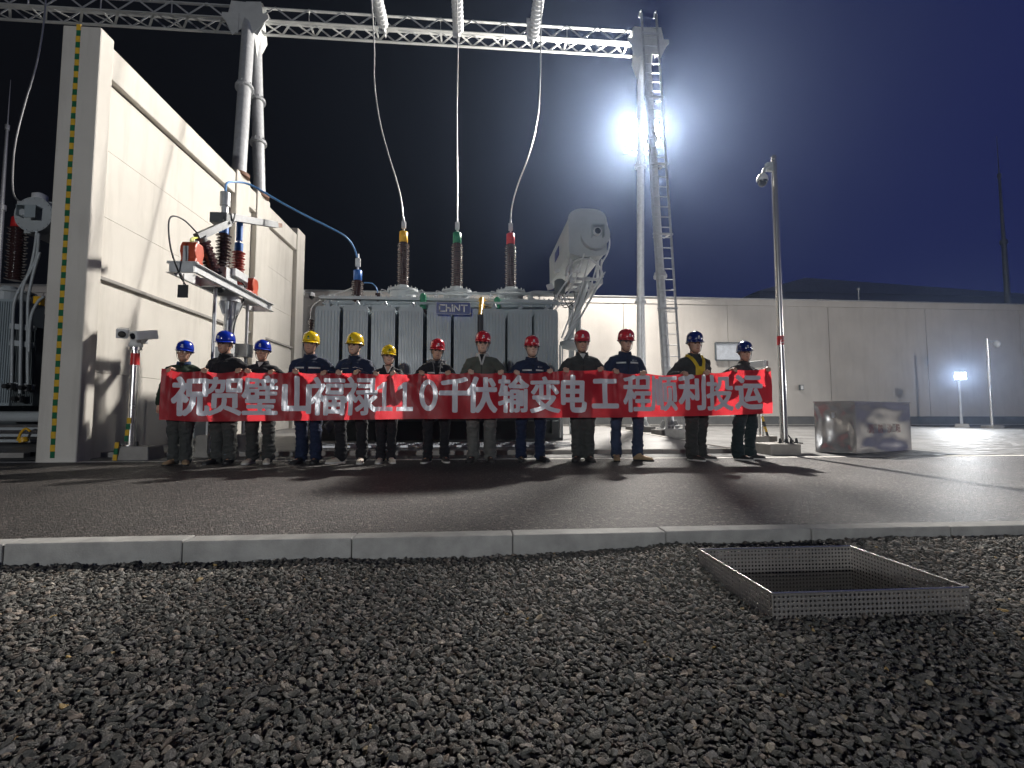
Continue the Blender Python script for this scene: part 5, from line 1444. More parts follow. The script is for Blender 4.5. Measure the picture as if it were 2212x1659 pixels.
S_TAN = M('tan_suede', (.33, .23, .13), .85, 0, .15, 12, .3, 60); S_BLACK = M('black_leather', (.015, .015, .016), .5, 0, .2, 12); S_CREAM = M('cream_leather', (.50, .45, .37), .6, 0, .1, 12); S_SOLE = M('white_sole', (.62, .6, .56), .6); S_DARK = M('dark_leather', (.035, .03, .028), .55)
H_BLUE = M('blue_helmet', (.006, .030, .36), .16, 0, .03, 4, coat=.8); H_YEL = M('yellow_helmet', (.80, .55, .010), .2, 0, .03, 4, coat=.6); H_RED = M('red_helmet', (.52, .012, .022), .16, 0, .03, 4, coat=.8); H_NAVY = M('dark_blue_helmet', (.006, .018, .15), .18, 0, .03, 4, coat=.8)
HAIR = M('black_hair', (.010, .008, .008), .45); EYEW = M('eye', (.30, .28, .27), .3); EYEB = M('iris', (.008, .006, .006), .25); LIP = M('lip', (.22, .075, .065), .5); TEETH = M('teeth', (.5, .47, .42), .3)
STRIPE = M('reflective_tape', (.62, .64, .62), .35, .2, .05, 10); VEST = M('yellow_vest', (.62, .44, .02), .55, 0, .12, 10); GLASS_F = M('glasses_frame', (.03, .028, .03), .3, .5); EMB_W = M('helmet_emblem_white', (.7, .7, .7), .4); EMB_G = M('helmet_emblem_green', (.01, .12, .05), .4)
LENS = bpy.data.materials.new('spectacle_lens'); LENS.use_nodes = True
_n = LENS.node_tree; _n.nodes.clear()
_o = _n.nodes.new('ShaderNodeOutputMaterial'); _m = _n.nodes.new('ShaderNodeMixShader'); _t = _n.nodes.new('ShaderNodeBsdfTransparent'); _g = _n.nodes.new('ShaderNodeBsdfGlossy')
_g.inputs['Roughness'].default_value = .08; _m.inputs[0].default_value = .10
lk(_n, _t.outputs[0], _m.inputs[1]); lk(_n, _g.outputs[0], _m.inputs[2]); lk(_n, _m.outputs[0], _o.inputs[0])

# banner geometry first: its top edge carries the hands
BY = 6.72
def pxz(px, py, Y): v = P(px, py, Y); return v.x, v.z
top_px = [(350, 796), (375, 800), (438, 800), (470, 802), (514, 800), (550, 802), (584, 803), (637, 802), (700, 805), (729, 804), (771, 804), (810, 807), (850, 806), (910, 805), (969, 805), (1016, 803), (1083, 804), (1116, 804), (1150, 803), (1190, 801), (1222, 799), (1260, 797), (1299, 797), (1344, 804), (1389, 806), (1440, 807), (1500, 807), (1545, 803), (1580, 799), (1620, 796), (1655, 795), (1668, 799)]
bot_px = [(353, 907), (420, 911), (520, 910), (640, 909), (760, 907), (880, 905), (1010, 905), (1120, 903), (1240, 902), (1330, 902), (1430, 900), (1540, 898), (1620, 895), (1669, 893)]
TX = [pxz(x, y, BY) for x, y in top_px]; BX = [pxz(x, y, BY) for x, y in bot_px]
def interp(T, x): return float(np.interp(x, [t[0] for t in T], [t[1] for t in T]))
BXL, BXR = TX[0][0], TX[-1][0]
grips = []       # x of every hand on the top edge
def bsurf(x, v):
    """banner surface: v = 0 bottom, 1 top"""
    z = interp(BX, x) + (interp(TX, x) - interp(BX, x)) * v
    y = BY + .030 * math.sin(x * 1.7 + .6) * (1 - v * .6) + .040 * mnoise.noise(Vector((x * 2.4, v * 1.1, 2.0))) + .022 * mnoise.noise(Vector((x * 5 + v * 2.2, v * 2.6 + x * 1.8, 5.0))) * (.4 + .6 * v)
    if v > .5 and len(grips) > 1:
        gs = sorted(grips); j = int(np.searchsorted(gs, x))
        if 0 < j < len(gs): t_ = (x - gs[j - 1]) / (gs[j] - gs[j - 1]); z -= min(.026, .07 * (gs[j] - gs[j - 1])) * 4 * t_ * (1 - t_) * ((v - .5) * 2) ** 2
    # pull folds fanning from the hands along the top edge
    for g_ in grips:
        dx = abs(x - g_)
        if dx < .35: y += .012 * math.sin(dx * 42 * (1 - .35 * (1 - v))) * math.exp(-dx * 7) * v * v
    y -= .02 * math.exp(-((1 - v) / .05) ** 2) * 0
    return Vector((x, y, z))

people = [
 # px, top, foot px y, helmet, jacket, trouser, shoe, opts
 dict(px=391, top=735, ft=1004, hel=H_BLUE, jk=C_GREEN, tr=C_DKGREY, sh=S_TAN, hands=[('side', 342, 889), (366, 799)], collar=C_BLUEC, smile=1, emb=EMB_W, yaw=-.05,
      lab='person in dark green jacket and blue helmet holding the left end of the banner'),
 dict(px=481, top=715, ft=1001, hel=H_BLUE, jk=C_BLACK, tr=C_DKGREY, sh=S_BLACK, hands=[(438, 799), (514, 799)], glasses=1, yaw=.12, smile=1, emb=EMB_W,
      lab='tall person in black jacket and blue helmet in front of the switch post'),
 dict(px=562, top=734, ft=999, hel=H_BLUE, jk=C_BLACK, tr=C_CHAR, sh=S_CREAM, hands=[(531, 802), (585, 802)], inner=C_WHITE, emb=EMB_W,
      lab='person in blue helmet and dark jacket with light shoes, third from the left'),
 dict(px=666, top=716, ft=1001, hel=H_YEL, jk=C_NAVY, tr=C_NAVY, sh=S_BLACK, hands=[(637, 799), (700, 803)], stripes=1, emb=EMB_G, wide=1.1,
      lab='broad person in yellow helmet and navy jacket with white chest stripes'),
 dict(px=763, top=719, ft=998, hel=H_YEL, jk=C_NAVY, tr=C_BLACK, sh=S_CREAM, hands=[(729, 802), (771, 802)], glasses=1, emb=EMB_G, smile=1, skin=SKIN2, piping=1,
      lab='person with glasses in yellow helmet and plain navy jacket, cream shoes'),
 dict(px=837, top=745, ft=997, hel=H_YEL, jk=C_BLACK, tr=C_BLACK, sh=S_CREAM, hands=[(812, 804), (850, 802)], glasses=1, emb=EMB_G, smile=1, skin=SKIN2, vneck=1, slim=1, hair=1,
      lab='shortest person with glasses in yellow helmet and black top with white neckline'),
 dict(px=942, top=732, ft=994, hel=H_RED, jk=C_BLACK, tr=C_BLACK, sh=S_DARK, hands=[(910, 802), (969, 802)], stripes=1, hood=1, emb=EMB_W, slim=1, hair=1, sole=1,
      lab='person in red helmet and black jacket with grey hood and striped chest'),
 dict(px=1041, top=715, ft=995, hel=H_RED, jk=C_OLIVE, tr=C_GREYT, sh=S_DARK, hands=[(1016, 800), (1083, 801)], glasses=1, emb=EMB_W, mouth=1, skin=SKIN2, collar=C_WHITE, shirt=1,
      lab='person with glasses in red helmet, olive grey jacket and white collar'),
 dict(px=1149, top=725, ft=992, hel=H_RED, jk=C_NAVY, tr=C_NAVY, sh=S_BLACK, hands=[(1116, 803), (1190, 800)], stripes=1, logo=1, emb=EMB_W, skin=SKIN2, yaw=0,
      lab='person in red helmet and navy jacket with stripes before the rightmost radiator'),
 dict(px=1259, top=713, ft=993, hel=H_RED, jk=C_CHAR, tr=C_DKGREY, sh=S_DARK, hands=[(1222, 797), (1299, 796)], emb=EMB_W, smile=1, inner=C_WHITE,
      lab='smiling person in red helmet and charcoal jacket right of the transformer'),
 dict(px=1353, top=711, ft=990, hel=H_RED, jk=C_NAVY, tr=C_JEAN, sh=S_TAN, hands=[(1330, 803), (1389, 804)], stripes=1, logo=1, emb=EMB_W, glasses=1, stripe_z=.035,
      lab='person in red helmet, navy jacket, blue jeans and tan boots'),
 dict(px=1504, top=716, ft=990, hel=H_NAVY, jk=C_CHAR, tr=C_CHAR, sh=S_DARK, hands=[(1478, 806), (1530, 805)], vest=1, emb=EMB_W, yaw=.1, skin=SKIN, sole=1,
      lab='person in dark blue helmet wearing yellow vest straps over a dark jacket'),
 dict(px=1613, top=737, ft=989, hel=H_NAVY, jk=C_CHAR, tr=C_TEAL, sh=S_BLACK, hands=[(1588, 799), (1663, 800)], emb=EMB_W, yaw=.55, sole=1, slim=1,
      lab='person in dark blue helmet and dark jacket holding the right end of the banner'),
]
for p in people:
    for h_ in p['hands']:
        if h_[0] != 'side': grips.append(P(h_[0], h_[1], BY).x)

def make_person(i, p):
    PYs = 6.93 + .02 * math.sin(i * 2.3)
    base = P(p['px'], p['ft'], PYs)
    # feet rest on the road: depth from the foot row, heads from the helmet top
    d = ray(p['px'], p['ft']); PY = -CAMZ / d.z * d.y
    PY = max(6.86, min(7.02, PY))
    X = P(p['px'], 900, PY).x
    H = P(p['px'], p['top'], PY).z
    s = (H - .012) / 1.80
    r0 = random.Random(90 + i)
    root = empty('person', (X, PY, 0), p['lab'], 'person', 'people in helmets holding the banner')
    r = random.Random(40 + i)
    wd = p.get('wide', r0.uniform(.96, 1.08)) * (0.9 if p.get('slim') else 1.0)
    rz = {0: .18, 1: -.10, 11: .10, 12: .40, 5: .12, 7: -.06}.get(i, r0.uniform(-.16, .16))
    root.rotation_euler.z = rz
    tfm = Matrix.Translation((X, PY, 0)) @ Matrix.Rotation(rz, 4, 'Z') @ Matrix.Scale(s, 4)
    inv = tfm.inverted()
    skin = p.get('skin', SKIN)
    # skeleton (1.80 m with helmet, 1.76 bare)
    SH = {k: Vector((k * .166 * wd, .02, 1.385 + r.uniform(-.012, .008))) for k in (-1, 1)}
    stance = r.uniform(.075, .165)
    foot = {k: Vector((k * stance + r.uniform(-.02, .02), r.uniform(-.03, .05), 0)) for k in (-1, 1)}
    toe = {k: Vector((k * r.uniform(.15, .45), -1, 0)).normalized() for k in (-1, 1)}
    if i == 11 or i == 12: toe[1] = Vector((.85, -.6, 0)).normalized(); toe[-1] = Vector((.35, -1, 0)).normalized()
    if i == 10: toe[1] = Vector((.8, -.6, 0)).normalized()
    if i == 4: toe[-1] = Vector((-.7, -.8, 0)).normalized()
    arms = {}
    for k, h_ in zip((-1, 1), p['hands']):
        if h_[0] == 'side':
            W = inv @ P(h_[1], h_[2], BY + .03); arms[k] = (W, 'side')
        else:
            gx = P(h_[0], h_[1], BY).x; q = bsurf(gx, 1.0)
            arms[k] = (inv @ Vector((q.x, q.y, q.z)), 'grip')
    # ---- body: one continuous mesh
    m = MB()
    def R(c, rx, ry): return (Vector(c), Vector((rx, 0, 0)), Vector((0, ry, 0)))
    m.rings([R((0, .02, .86), .12 * wd, .085), R((0, .02, .95), .145 * wd, .10), R((0, .015, 1.08), .13 * wd, .09), R((0, .01, 1.22), .145 * wd, .10), R((0, .015, 1.34), .155 * wd, .10), R((0, .025, 1.41), .13 * wd, .075), R((0, .03, 1.45), .075, .06), R((0, .02, 1.50), .056, .058), R((0, .008, 1.56), .052, .056), R((0, .004, 1.60), .05, .055)], 18)
    T, RR = head_geo(m, 1.506, jaw=r.uniform(.93, 1.08), yaw=-p.get('yaw', r.uniform(-.16, .16)), roll=r.uniform(-.07, .07), nod=r.uniform(-.04, .08))
    for k in (-1, 1):
        limb(m, [(Vector((k * .085, .02, .90)), .07), (Vector((k * .10, .01, .70)), .068), (foot[k] + Vector((0, .01, .48)), .05), (foot[k] + Vector((0, .03, .28)), .045), (foot[k] + Vector((0, .03, .09)), .034), (foot[k] + Vector((0, .02, .055)), .036), (foot[k] + toe[k] * .12 + Vector((0, 0, .04)), .028)], 12)
        W, mode = arms[k]
        if mode == 'grip':
            kn = W + Vector((-.004 * k, .022, .020)); wr = kn + Vector((.02 * k + (SH[k].x - W.x) * .10, .070, -.022))
            hand_geo(m, wr, kn, Vector((0, -.25, -1)).normalized(), -k, 1.0)
        else:
            kn = W + Vector((.0, -.0, .0)); wr = kn + Vector((-.01, .03, .085))
            hand_geo(m, wr, kn, Vector((k * -.7, -.35, -.2)).normalized(), k, .8)
        # forearm enters wrist
        pole = Vector((k * .55, .75, -.6)) if mode == 'grip' else Vector((k * .7, .5, 0))
        el = arm_ik(SH[k] + Vector((0, .01, 0)), wr, .285, .245, pole)
        arms[k] = (W, mode, wr, el)
        limb(m, [(SH[k] - Vector((k * .02, 0, .01)), .052), (SH[k].lerp(el, .5), .045), (el, .038), (el.lerp(wr, .4), .036), (wr, .024)], 12)
    bm_ = remesh(m, .0066, 1)
    co = get_co(bm_); 
    bm_.materials.append(skin)
    body = link('body', bm_, root, world=False); body.scale = (s, s, s)
    # ---- face details (children of the body)
    def sub(name, mb, mt, par, **kw):
        o = mb.build(name, mt, par, world=False, **kw); return o
    for k in (-1, 1):
        m = MB(); c = T((k * .031, -.0845, .117)); 
        m.rings([(c + RR @ Vector((0, dy, 0)), RR @ Vector((.0165 * q, 0, 0)), RR @ Vector((0, 0, .0078 * q))) for dy, q in ((.004, .9), (-.003, 1), (-.008, .6))], 10); sub('eye', m, EYEB if not p.get('glasses') else EYEB, body)
        m = MB(); m.tube([T((k * .014, -.0945, .134)), T((k * .031, -.0925, .139)), T((k * .050, -.080, .134))], .0052, 6); sub('eyebrow', m, HAIR, body)
    m = MB()
    w_ = .024 if p.get('smile') else .019
    up_ = .006 if p.get('smile') else 0
    m.tube([T((-w_, -.083, .0545 + up_)), T((-w_ * .5, -.0935, .0515)), T((0, -.0965, .0505)), T((w_ * .5, -.0935, .0515)), T((w_, -.083, .0545 + up_))], .0042, 6)
    lip = sub('mouth', m, LIP, body)
    if p.get('smile') or p.get('mouth'):
        m = MB(); m.tube([T((-w_ * .6, -.092, .0555 + up_ * .3)), T((0, -.0975, .0545)), T((w_ * .6, -.092, .0555 + up_ * .3))], .0035, 6); sub('teeth', m, TEETH, body)
    # hair below the helmet
    m = MB(); lo = .075 if p.get('hair') else .115
    rr = []
    for z, rx, ry, yo in ((lo, .070, .060, .032), (.12, .080, .085, .016), (.15, .0815, .098, .008)):
        rr.append((T((0, yo, z)), RR @ Vector((rx, 0, 0)), RR @ Vector((0, ry, 0))))
    n_ = 22; vs = []
    for c, xv, yv in rr:
        for q in range(n_):
            an = -.18 * PI + (1.36 * PI) * q / (n_ - 1); vs.append(c + xv * math.cos(an) + yv * math.sin(an))
    fs = [(j * n_ + q, j * n_ + q + 1, (j + 1) * n_ + q + 1, (j + 1) * n_ + q) for j in range(2) for q in range(n_ - 1)]
    m.add(vs, fs, True); ho = sub('hair', m, HAIR, body); t_ = ho.modifiers.new('t', 'SOLIDIFY'); t_.thickness = .008; t_.offset = 1
    if p.get('glasses'):
        m = MB()
        for k in (-1, 1):
            m.tube([T((k * .031 + .020 * math.cos(a), -.097 + .004 * abs(math.cos(a)), .116 + .014 * math.sin(a))) for a in [2 * PI * q / 12 for q in range(13)]], .0017, 5, caps=False)
            m.tube([T((k * .051, -.092, .120)), T((k * .080, -.03, .122)), T((k * .082, .01, .120))], .0016, 5)
        m.tube([T((-.011, -.099, .118)), T((.011, -.099, .118))], .0016, 5)
        g_ = sub('glasses', m, GLASS_F, root); g_.scale = (s, s, s)
        m = MB()
        for k in (-1, 1): m.lathe([(.0185, 0), (.0185, .001)], T((k * .031, -.0985, .116)), 14, RR @ Vector((0, 1, 0)))
        sub('lens', m, LENS, g_)
    # ---- jacket
    m = MB()
    m.rings([R((0, .02, .90), .165 * wd, .122), R((0, .02, .96), .178 * wd, .130), R((0, .018, 1.05), .172 * wd, .128), R((0, .012, 1.18), .180 * wd, .134), R((0, .010, 1.30), .192 * wd, .136), R((0, .018, 1.36), .178 * wd, .122), R((0, .025, 1.405), .142 * wd, .100), R((0, .03, 1.44), .108, .084), R((0, .026, 1.468), .080, .074), R((0, .022, 1.487), .070, .068)], 22)
    for k in (-1, 1):
        W, mode, wr, el = arms[k]
        cuff = el.lerp(wr, .93)
        limb(m, [(SH[k] + Vector((-k * .07, .004, .005)), .070), (SH[k] + Vector((k * .004, .0, -.018)), .074), (SH[k].lerp(el, .35), .068), (SH[k].lerp(el, .75), .060), (el, .060), (el.lerp(wr, .5), .052), (cuff, .042)], 14)
    jm = remesh(m, .0115, 2)
    wrinkle(jm, .0145, 7.0, i * 3.1, lambda v: 1.0 if v.z < 1.38 else .5, (1, 1, 1.6))
    jm.materials.append(p['jk'])
    jk = link('jacket', jm, root, world=False); jk.scale = (s, s, s)
    # collar
    cm = C_HOOD if p.get('hood') else p.get('collar', p['jk'])
    m = MB(); n_ = 26; vs = []
    hh = .050 if not p.get('hood') else .055
    gapa = .30
    for j, (z, rx, ry, yo) in enumerate(((1.450, .088, .084, .024), (1.475, .082, .078, .020), (1.480 + hh * .45, .078 + (.03 if p.get('hood') else 0), .074 + (.03 if p.get('hood') else 0), .022))):
        for q in range(n_):
            an = -PI / 2 + gapa + (2 * PI - 2 * gapa) * q / (n_ - 1)
            dip = -.026 * max(0, math.cos(an + PI / 2)) ** 3 * (1 if j else .3)
            vs.append(Vector((rx * math.cos(an), yo + ry * math.sin(an), z + dip)))
    fs = [(j * n_ + q, j * n_ + q + 1, (j + 1) * n_ + q + 1, (j + 1) * n_ + q) for j in range(2) for q in range(n_ - 1)]
    m.add(vs, fs, True); co_ = sub('collar', m, cm, jk); t_ = co_.modifiers.new('t', 'SOLIDIFY'); t_.thickness = .007; t_.offset = 1
    if p.get('hood'):
        m = MB(); m.tube([Vector((x, .06 + .03 * math.cos(x * 9), 1.47)) for x in (-.14, -.09, -.04, 0, .04, .09, .14)], [.03, .042, .048, .05, .048, .042, .03], 10); sub('hood', m, C_HOOD, jk)
        m = MB()
        for k in (-1, 1): m.tube([(k * .06, -.06, 1.46), (k * .045, -.115, 1.38), (k * .04, -.135, 1.30)], .008, 6)
        sub('drawstring', m, C_HOOD, jk)
    # neckline: tee / shirt showing
    def front_y(x, z, off=.010):
        zz = [1.05, 1.18, 1.30, 1.37, 1.415, 1.445, 1.468, 1.485]; rx = [.172 * wd, .180 * wd, .192 * wd, .186 * wd, .158 * wd, .115, .08, .07]; ry = [.128, .134, .136, .122, .100, .082, .074, .068]; yo = [.018, .012, .010, .018, .025, .03, .026, .022]
        a = float(np.interp(z, zz, rx)); b_ = float(np.interp(z, zz, ry)); o_ = float(np.interp(z, zz, yo))
        return o_ - b_ * math.sqrt(max(.05, 1 - (x / a) ** 2)) - off
    def patch(x0f, x1f, z0, z1, off, nx_=6, nz_=5):
        vs = []; fs = []
        for j in range(nz_ + 1):
            z = z0 + (z1 - z0) * j / nz_
            for q in range(nx_ + 1):
                x = x0f(z) + (x1f(z) - x0f(z)) * q / nx_; vs.append((x, front_y(x, z, off), z))
        for j in range(nz_):
            for q in range(nx_):
                k = j * (nx_ + 1) + q; fs.append((k, k + 1, k + nx_ + 2, k + nx_ + 1))
        m = MB(); m.add(vs, fs, True); return m
    def thick(o, t=.004): t_ = o.modifiers.new('t', 'SOLIDIFY'); t_.thickness = t; t_.offset = 0
    inner = p.get('inner', C_TEE)
    if p.get('shirt') or p.get('inner') or p.get('vneck') or i in (0, 1):
        dep = .15 if p.get('shirt') else (.11 if p.get('vneck') else .075)
        o = sub('undershirt', patch(lambda z: -.045 * (z - (1.475 - dep)) / dep, lambda z: .045 * (z - (1.475 - dep)) / dep, 1.475 - dep, 1.475, .013), C_TEE if p.get('shirt') else (skin if p.get('vneck') else inner), root); o.scale = (s, s, s); thick(o)
        if p.get('shirt') or p.get('vneck'):
            m = MB()
            for k in (-1, 1): m.tube([(k * .052, front_y(.052, 1.475, .014), 1.482), (k * .030, front_y(.03, 1.43, .018), 1.43), (k * .004, front_y(0, 1.475 - dep, .017), 1.475 - dep)], .0075 if p.get('vneck') else .013, 6)
            sub('shirt_collar', m, C_WHITE, o)
    # zip
    m = MB(); m.tube([(0, front_y(0, z, .009), z) for z in (1.10, 1.18, 1.26, 1.34, 1.38)], .004, 5); sub('zip', m, C_TEE, jk)
    if p.get('stripes'):
        z0 = 1.285 + p.get('stripe_z', 0)
        for k in (-1, 1):
            o = sub('reflective_stripe', patch(lambda z: (.030 if k > 0 else -.155 * wd), lambda z: (.155 * wd if k > 0 else -.030), z0, z0 + .022, .013, 8, 1), STRIPE, jk); thick(o)
    if p.get('piping'):
        m = MB(); m.tube([(x, front_y(x, 1.30, .011), 1.30 - .02 * abs(x)) for x in (-.14, -.08, -.03)], .003, 5); m.tube([(x, front_y(x, 1.30, .011), 1.315 - .25 * abs(x - .06)) for x in (.03, .06, .10, .15)], .003, 5); sub('piping', m, STRIPE, jk)
    if p.get('logo'):
        m = MB(); z = 1.345 + p.get('stripe_z', 0) * .5
        c = Vector((.070, front_y(.07, z, .012), z)); m.lathe([(.011, 0), (.011, .002)], c, 12, (.35, -1, 0)); m.lathe([(.005, 0), (.005, .004)], c, 8, (.35, -1, 0))
        for q in range(3):
            x = .095 + .016 * q; yy_ = front_y(x, z, .012)
            stroke(m, [(x - .005, z + .006), (x + .005, z + .006), (x + .005, z - .006), (x - .005, z - .006), (x - .005, z + .006)], .0022, yy_, .002)
        sub('chest_logo', m, M('logo_grey', (.28, .29, .31), .5), jk)
    if p.get('vest'):
        for k in (-1, 1):
            o = sub('vest_strap', patch(lambda z: k * (.045 + .060 * max(0, (z - 1.30) / .16)) - .026, lambda z: k * (.045 + .060 * max(0, (z - 1.30) / .16)) + .026, 1.27, 1.448, .016, 4, 8), VEST, root); o.scale = (s, s, s); thick(o)
            m = MB(); m.tube([(k * .098, front_y(.098, 1.44, .0), 1.452), (k * .10, .03, 1.475), (k * .095, .1, 1.43)], .02, 8); o2 = sub('shoulder_strap', m, VEST, o)
        o = sub('vest_panel', patch(lambda z: -.072 + .0 * z, lambda z: .072, 1.10, 1.30, .019, 8, 6), VEST, root); o.scale = (s, s, s); thick(o)
    # ---- trousers
    m = MB()
    m.rings([R((0, .02, .80), .150 * wd, .11), R((0, .02, .88), .165 * wd, .118), R((0, .02, .96), .160 * wd, .112), R((0, .02, 1.0), .150 * wd, .105)], 18)
    loose = 1.12 if p['tr'] in (C_GREYT, C_DKGREY, C_CHAR, C_TEAL) else (.94 if p.get('slim') or p['tr'] is C_JEAN else 1.02)
    for k in (-1, 1):
        kn_ = foot[k] + Vector((k * .004, -.015, .49))
        limb(m, [(Vector((k * .082 * wd, .02, .86)), .092 * wd), (Vector((k * .092 * wd, .015, .74)), .090 * loose), (kn_ + Vector((0, 0, .08)), .078 * loose), (kn_, .074 * loose), (foot[k] + Vector((0, .02, .30)), .070 * loose), (foot[k] + Vector((0, .025, .16)), .068 * loose), (foot[k] + Vector((0, .015, .085)), .070 * loose), (foot[k] + Vector((0, .012, .070)), .066 * loose)], 14)
    tm = remesh(m, .0115, 1)
    wrinkle(tm, .015, 7.5, i * 5.7 + 20, lambda v: 1.7 if v.z < .27 else (1.2 if .42 < v.z < .6 else .8), (1, 1, 2.0))
    tm.materials.append(p['tr'])
    to = link('trousers', tm, root, world=False); to.scale = (s, s, s)
    # ---- shoes
    for k in (-1, 1):
        f = foot[k]; t_ = toe[k]; sd = Vector((-t_.y, t_.x, 0))
        m = MB(); rr = []
        for a, w_, h_ in ((-.085, .026, .045), (-.07, .036, .078), (-.02, .040, .088), (.03, .042, .066), (.08, .047, .050), (.13, .047, .042), (.165, .036, .032), (.182, .015, .02)):
            c = f + t_ * (a + .02) + Vector((0, 0, h_ / 2 + .012)); rr.append((c, sd * w_, Vector((0, 0, h_ / 2 + .006))))
        m.rings(rr, 14); sh = sub('shoe', m, p['sh'], root); sh.scale = (s, s, s)
        if p['sh'] is S_TAN:
            mm = MB(); mm.cyl(f + Vector((0, .0, .06)), f + Vector((0, .012, .15)), .056, .052, 14); sub('ankle', mm, p['sh'], sh)
        m = MB(); pl = [(-.09, .0), (-.085, .030), (-.02, .034), (.06, .043), (.12, .047), (.17, .038), (.196, .0)]
        pl = [(a, w_) for a, w_ in pl] + [(a, -w_) for a, w_ in pl[::-1][1:-1]]
        m.prism(pl, .0, .020, lambda u, v, w: tuple(f + t_ * (u + .02) + sd * v + Vector((0, 0, w)))); sub('sole', m, S_SOLE if p.get('sole') or p['sh'] is S_CREAM else S_BLACK, sh)
    # ---- helmet
    m = MB(); n_ = 28; hc = (0, .006, .150)
    prof = [(1.00, 0.0), (1.0, .025), (.985, .05), (.93, .078), (.80, .105), (.60, .124), (.35, .135), (.12, .1385)]
    vs = []
    for (q, z) in prof:
        for a in range(n_):
            an = 2 * PI * a / n_; ridge = 0
            x = .105 * q * math.cos(an); y = .128 * q * math.sin(an)
            if abs(x) < .030 and z > .04: ridge = .007 * (1 - abs(x) / .030) ** .5
            vs.append(T((x, y + .006, .150 + z + ridge - .014 * max(0, math.sin(an)) * (1 - z / .14))))
    vs.append(T((0, .006, .150 + .146)))
    fs = [(j * n_ + a, j * n_ + (a + 1) % n_, (j + 1) * n_ + (a + 1) % n_, (j + 1) * n_ + a) for j in range(len(prof) - 1) for a in range(n_)]
    t0 = (len(prof) - 1) * n_
    fs += [(t0 + a, t0 + (a + 1) % n_, len(vs) - 1) for a in range(n_)]
    m.add(vs, fs, True)
    he = sub('helmet', m, p['hel'], root); he.scale = (s, s, s); t_ = he.modifiers.new('t', 'SOLIDIFY'); t_.thickness = .004; t_.offset = -1
    m = MB(); vs = []; rows = 5
    for j in range(rows):
        f = j / (rows - 1)
        for a in range(n_):
            an = 2 * PI * a / n_; ext = .010 + .042 * max(0, -math.sin(an)) ** 2.2
            rx = .105 + ext * f * .6; ry = .128 + ext * f
            vs.append(T((rx * math.cos(an), ry * math.sin(an) + .006, .152 - .012 * f - .014 * max(0, math.sin(an)) - .010 * f * max(0, -math.sin(an)))))
    fs = [(j * n_ + a, j * n_ + (a + 1) % n_, (j + 1) * n_ + (a + 1) % n_, (j + 1) * n_ + a) for j in range(rows - 1) for a in range(n_)]
    m.add(vs, fs, True); br = sub('brim', m, p['hel'], he); t_ = br.modifiers.new('t', 'SOLIDIFY'); t_.thickness = .004
    m = MB()      # ridges along the crown
    for dx in (-.034, .034):
        m.tube([T((dx, .006 - .128 * math.cos(b_) * .93, .175 + .098 * math.sin(b_))) for b_ in [PI * (.10 + .8 * q / 10) for q in range(11)]], .0035, 6)
    sub('crown_ridge', m, p['hel'], he)
    m = MB(); c = T((0, -.1225, .205)); nrm = RR @ Vector((0, -1, .35)).normalized()
    m.lathe([(.013, -.004), (.013, .003)], c, 12, nrm); 
    m.cbox(T((0, -.1245, .183)), (.034, .010, .009), RR @ Matrix.Rotation(-.2, 3, 'X')); sub('emblem', m, p['emb'], he)
    m = MB()
    for k in (-1, 1):
        m.tube([T((k * .092, -.02, .155)), T((k * .082, -.030, .09)), T((k * .066, -.035, .03)), T((k * .03, -.045, -.004)), T((0, -.05, -.010))], .0042, 5)
        m.tube([T((k * .094, .045, .15)), T((k * .082, -.022, .085))], .0035, 5)
    sub('chin_strap', m, BLACK, he)
    return root
for i, p in enumerate(people):
    make_person(i, p)

# ================================================================== BANNER
def red_mat(name, col, trans, colt, rough, gl=.5):
    m = bpy.data.materials.new(name); m.use_nodes = True; nt = m.node_tree; nt.nodes.clear()
    out_ = nt.nodes.new('ShaderNodeOutputMaterial'); b = nt.nodes.new('ShaderNodeBsdfPrincipled'); t = nt.nodes.new('ShaderNodeBsdfTranslucent'); mx = nt.nodes.new('ShaderNodeMixShader')
    tc = nt.nodes.new('ShaderNodeTexCoord'); n = nt.nodes.new('ShaderNodeTexNoise'); n.inputs['Scale'].default_value = 5; n.inputs['Detail'].default_value = 4
    lk(nt, tc.outputs['Object'], n.inputs['Vector'])
    r = nt.nodes.new('ShaderNodeValToRGB'); r.color_ramp.elements[0].color = (*[c * .9 for c in col], 1); r.color_ramp.elements[1].color = (*[min(1, c * 1.1) for c in col], 1)
    lk(nt, n.outputs['Fac'], r.inputs['Fac']); lk(nt, r.outputs[0], b.inputs['Base Color'])
    b.inputs['Roughness'].default_value = rough; b.inputs['Specular IOR Level'].default_value = gl
    t.inputs['Color'].default_value = (*colt, 1); mx.inputs[0].default_value = trans
    w = nt.nodes.new('ShaderNodeTexWave'); w.inputs['Scale'].default_value = 220; w.inputs['Distortion'].default_value = 0
    bp = nt.nodes.new('ShaderNodeBump'); bp.inputs['Strength'].default_value = .15; bp.inputs['Distance'].default_value = .001
    n2 = nt.nodes.new('ShaderNodeTexNoise'); n2.inputs['Scale'].default_value = 9; n2.inputs['Detail'].default_value = 3
    mp = nt.nodes.new('ShaderNodeMapping'); mp.inputs['Scale'].default_value = (1, 1, .35); lk(nt, tc.outputs['Object'], mp.inputs[0]); lk(nt, mp.outputs[0], n2.inputs['Vector'])
    bp2 = nt.nodes.new('ShaderNodeBump'); bp2.inputs['Strength'].default_value = .5; bp2.inputs['Distance'].default_value = .02
    lk(nt, n2.outputs['Fac'], bp2.inputs['Height']); lk(nt, bp2.outputs[0], b.inputs['Normal'])
    lk(nt, b.outputs[0], mx.inputs[1]); lk(nt, t.outputs[0], mx.inputs[2]); lk(nt, mx.outputs[0], out_.inputs['Surface'])
    return m
BRED = red_mat('banner_red', (.56, .012, .026), .48, (1.0, .07, .09), .42)
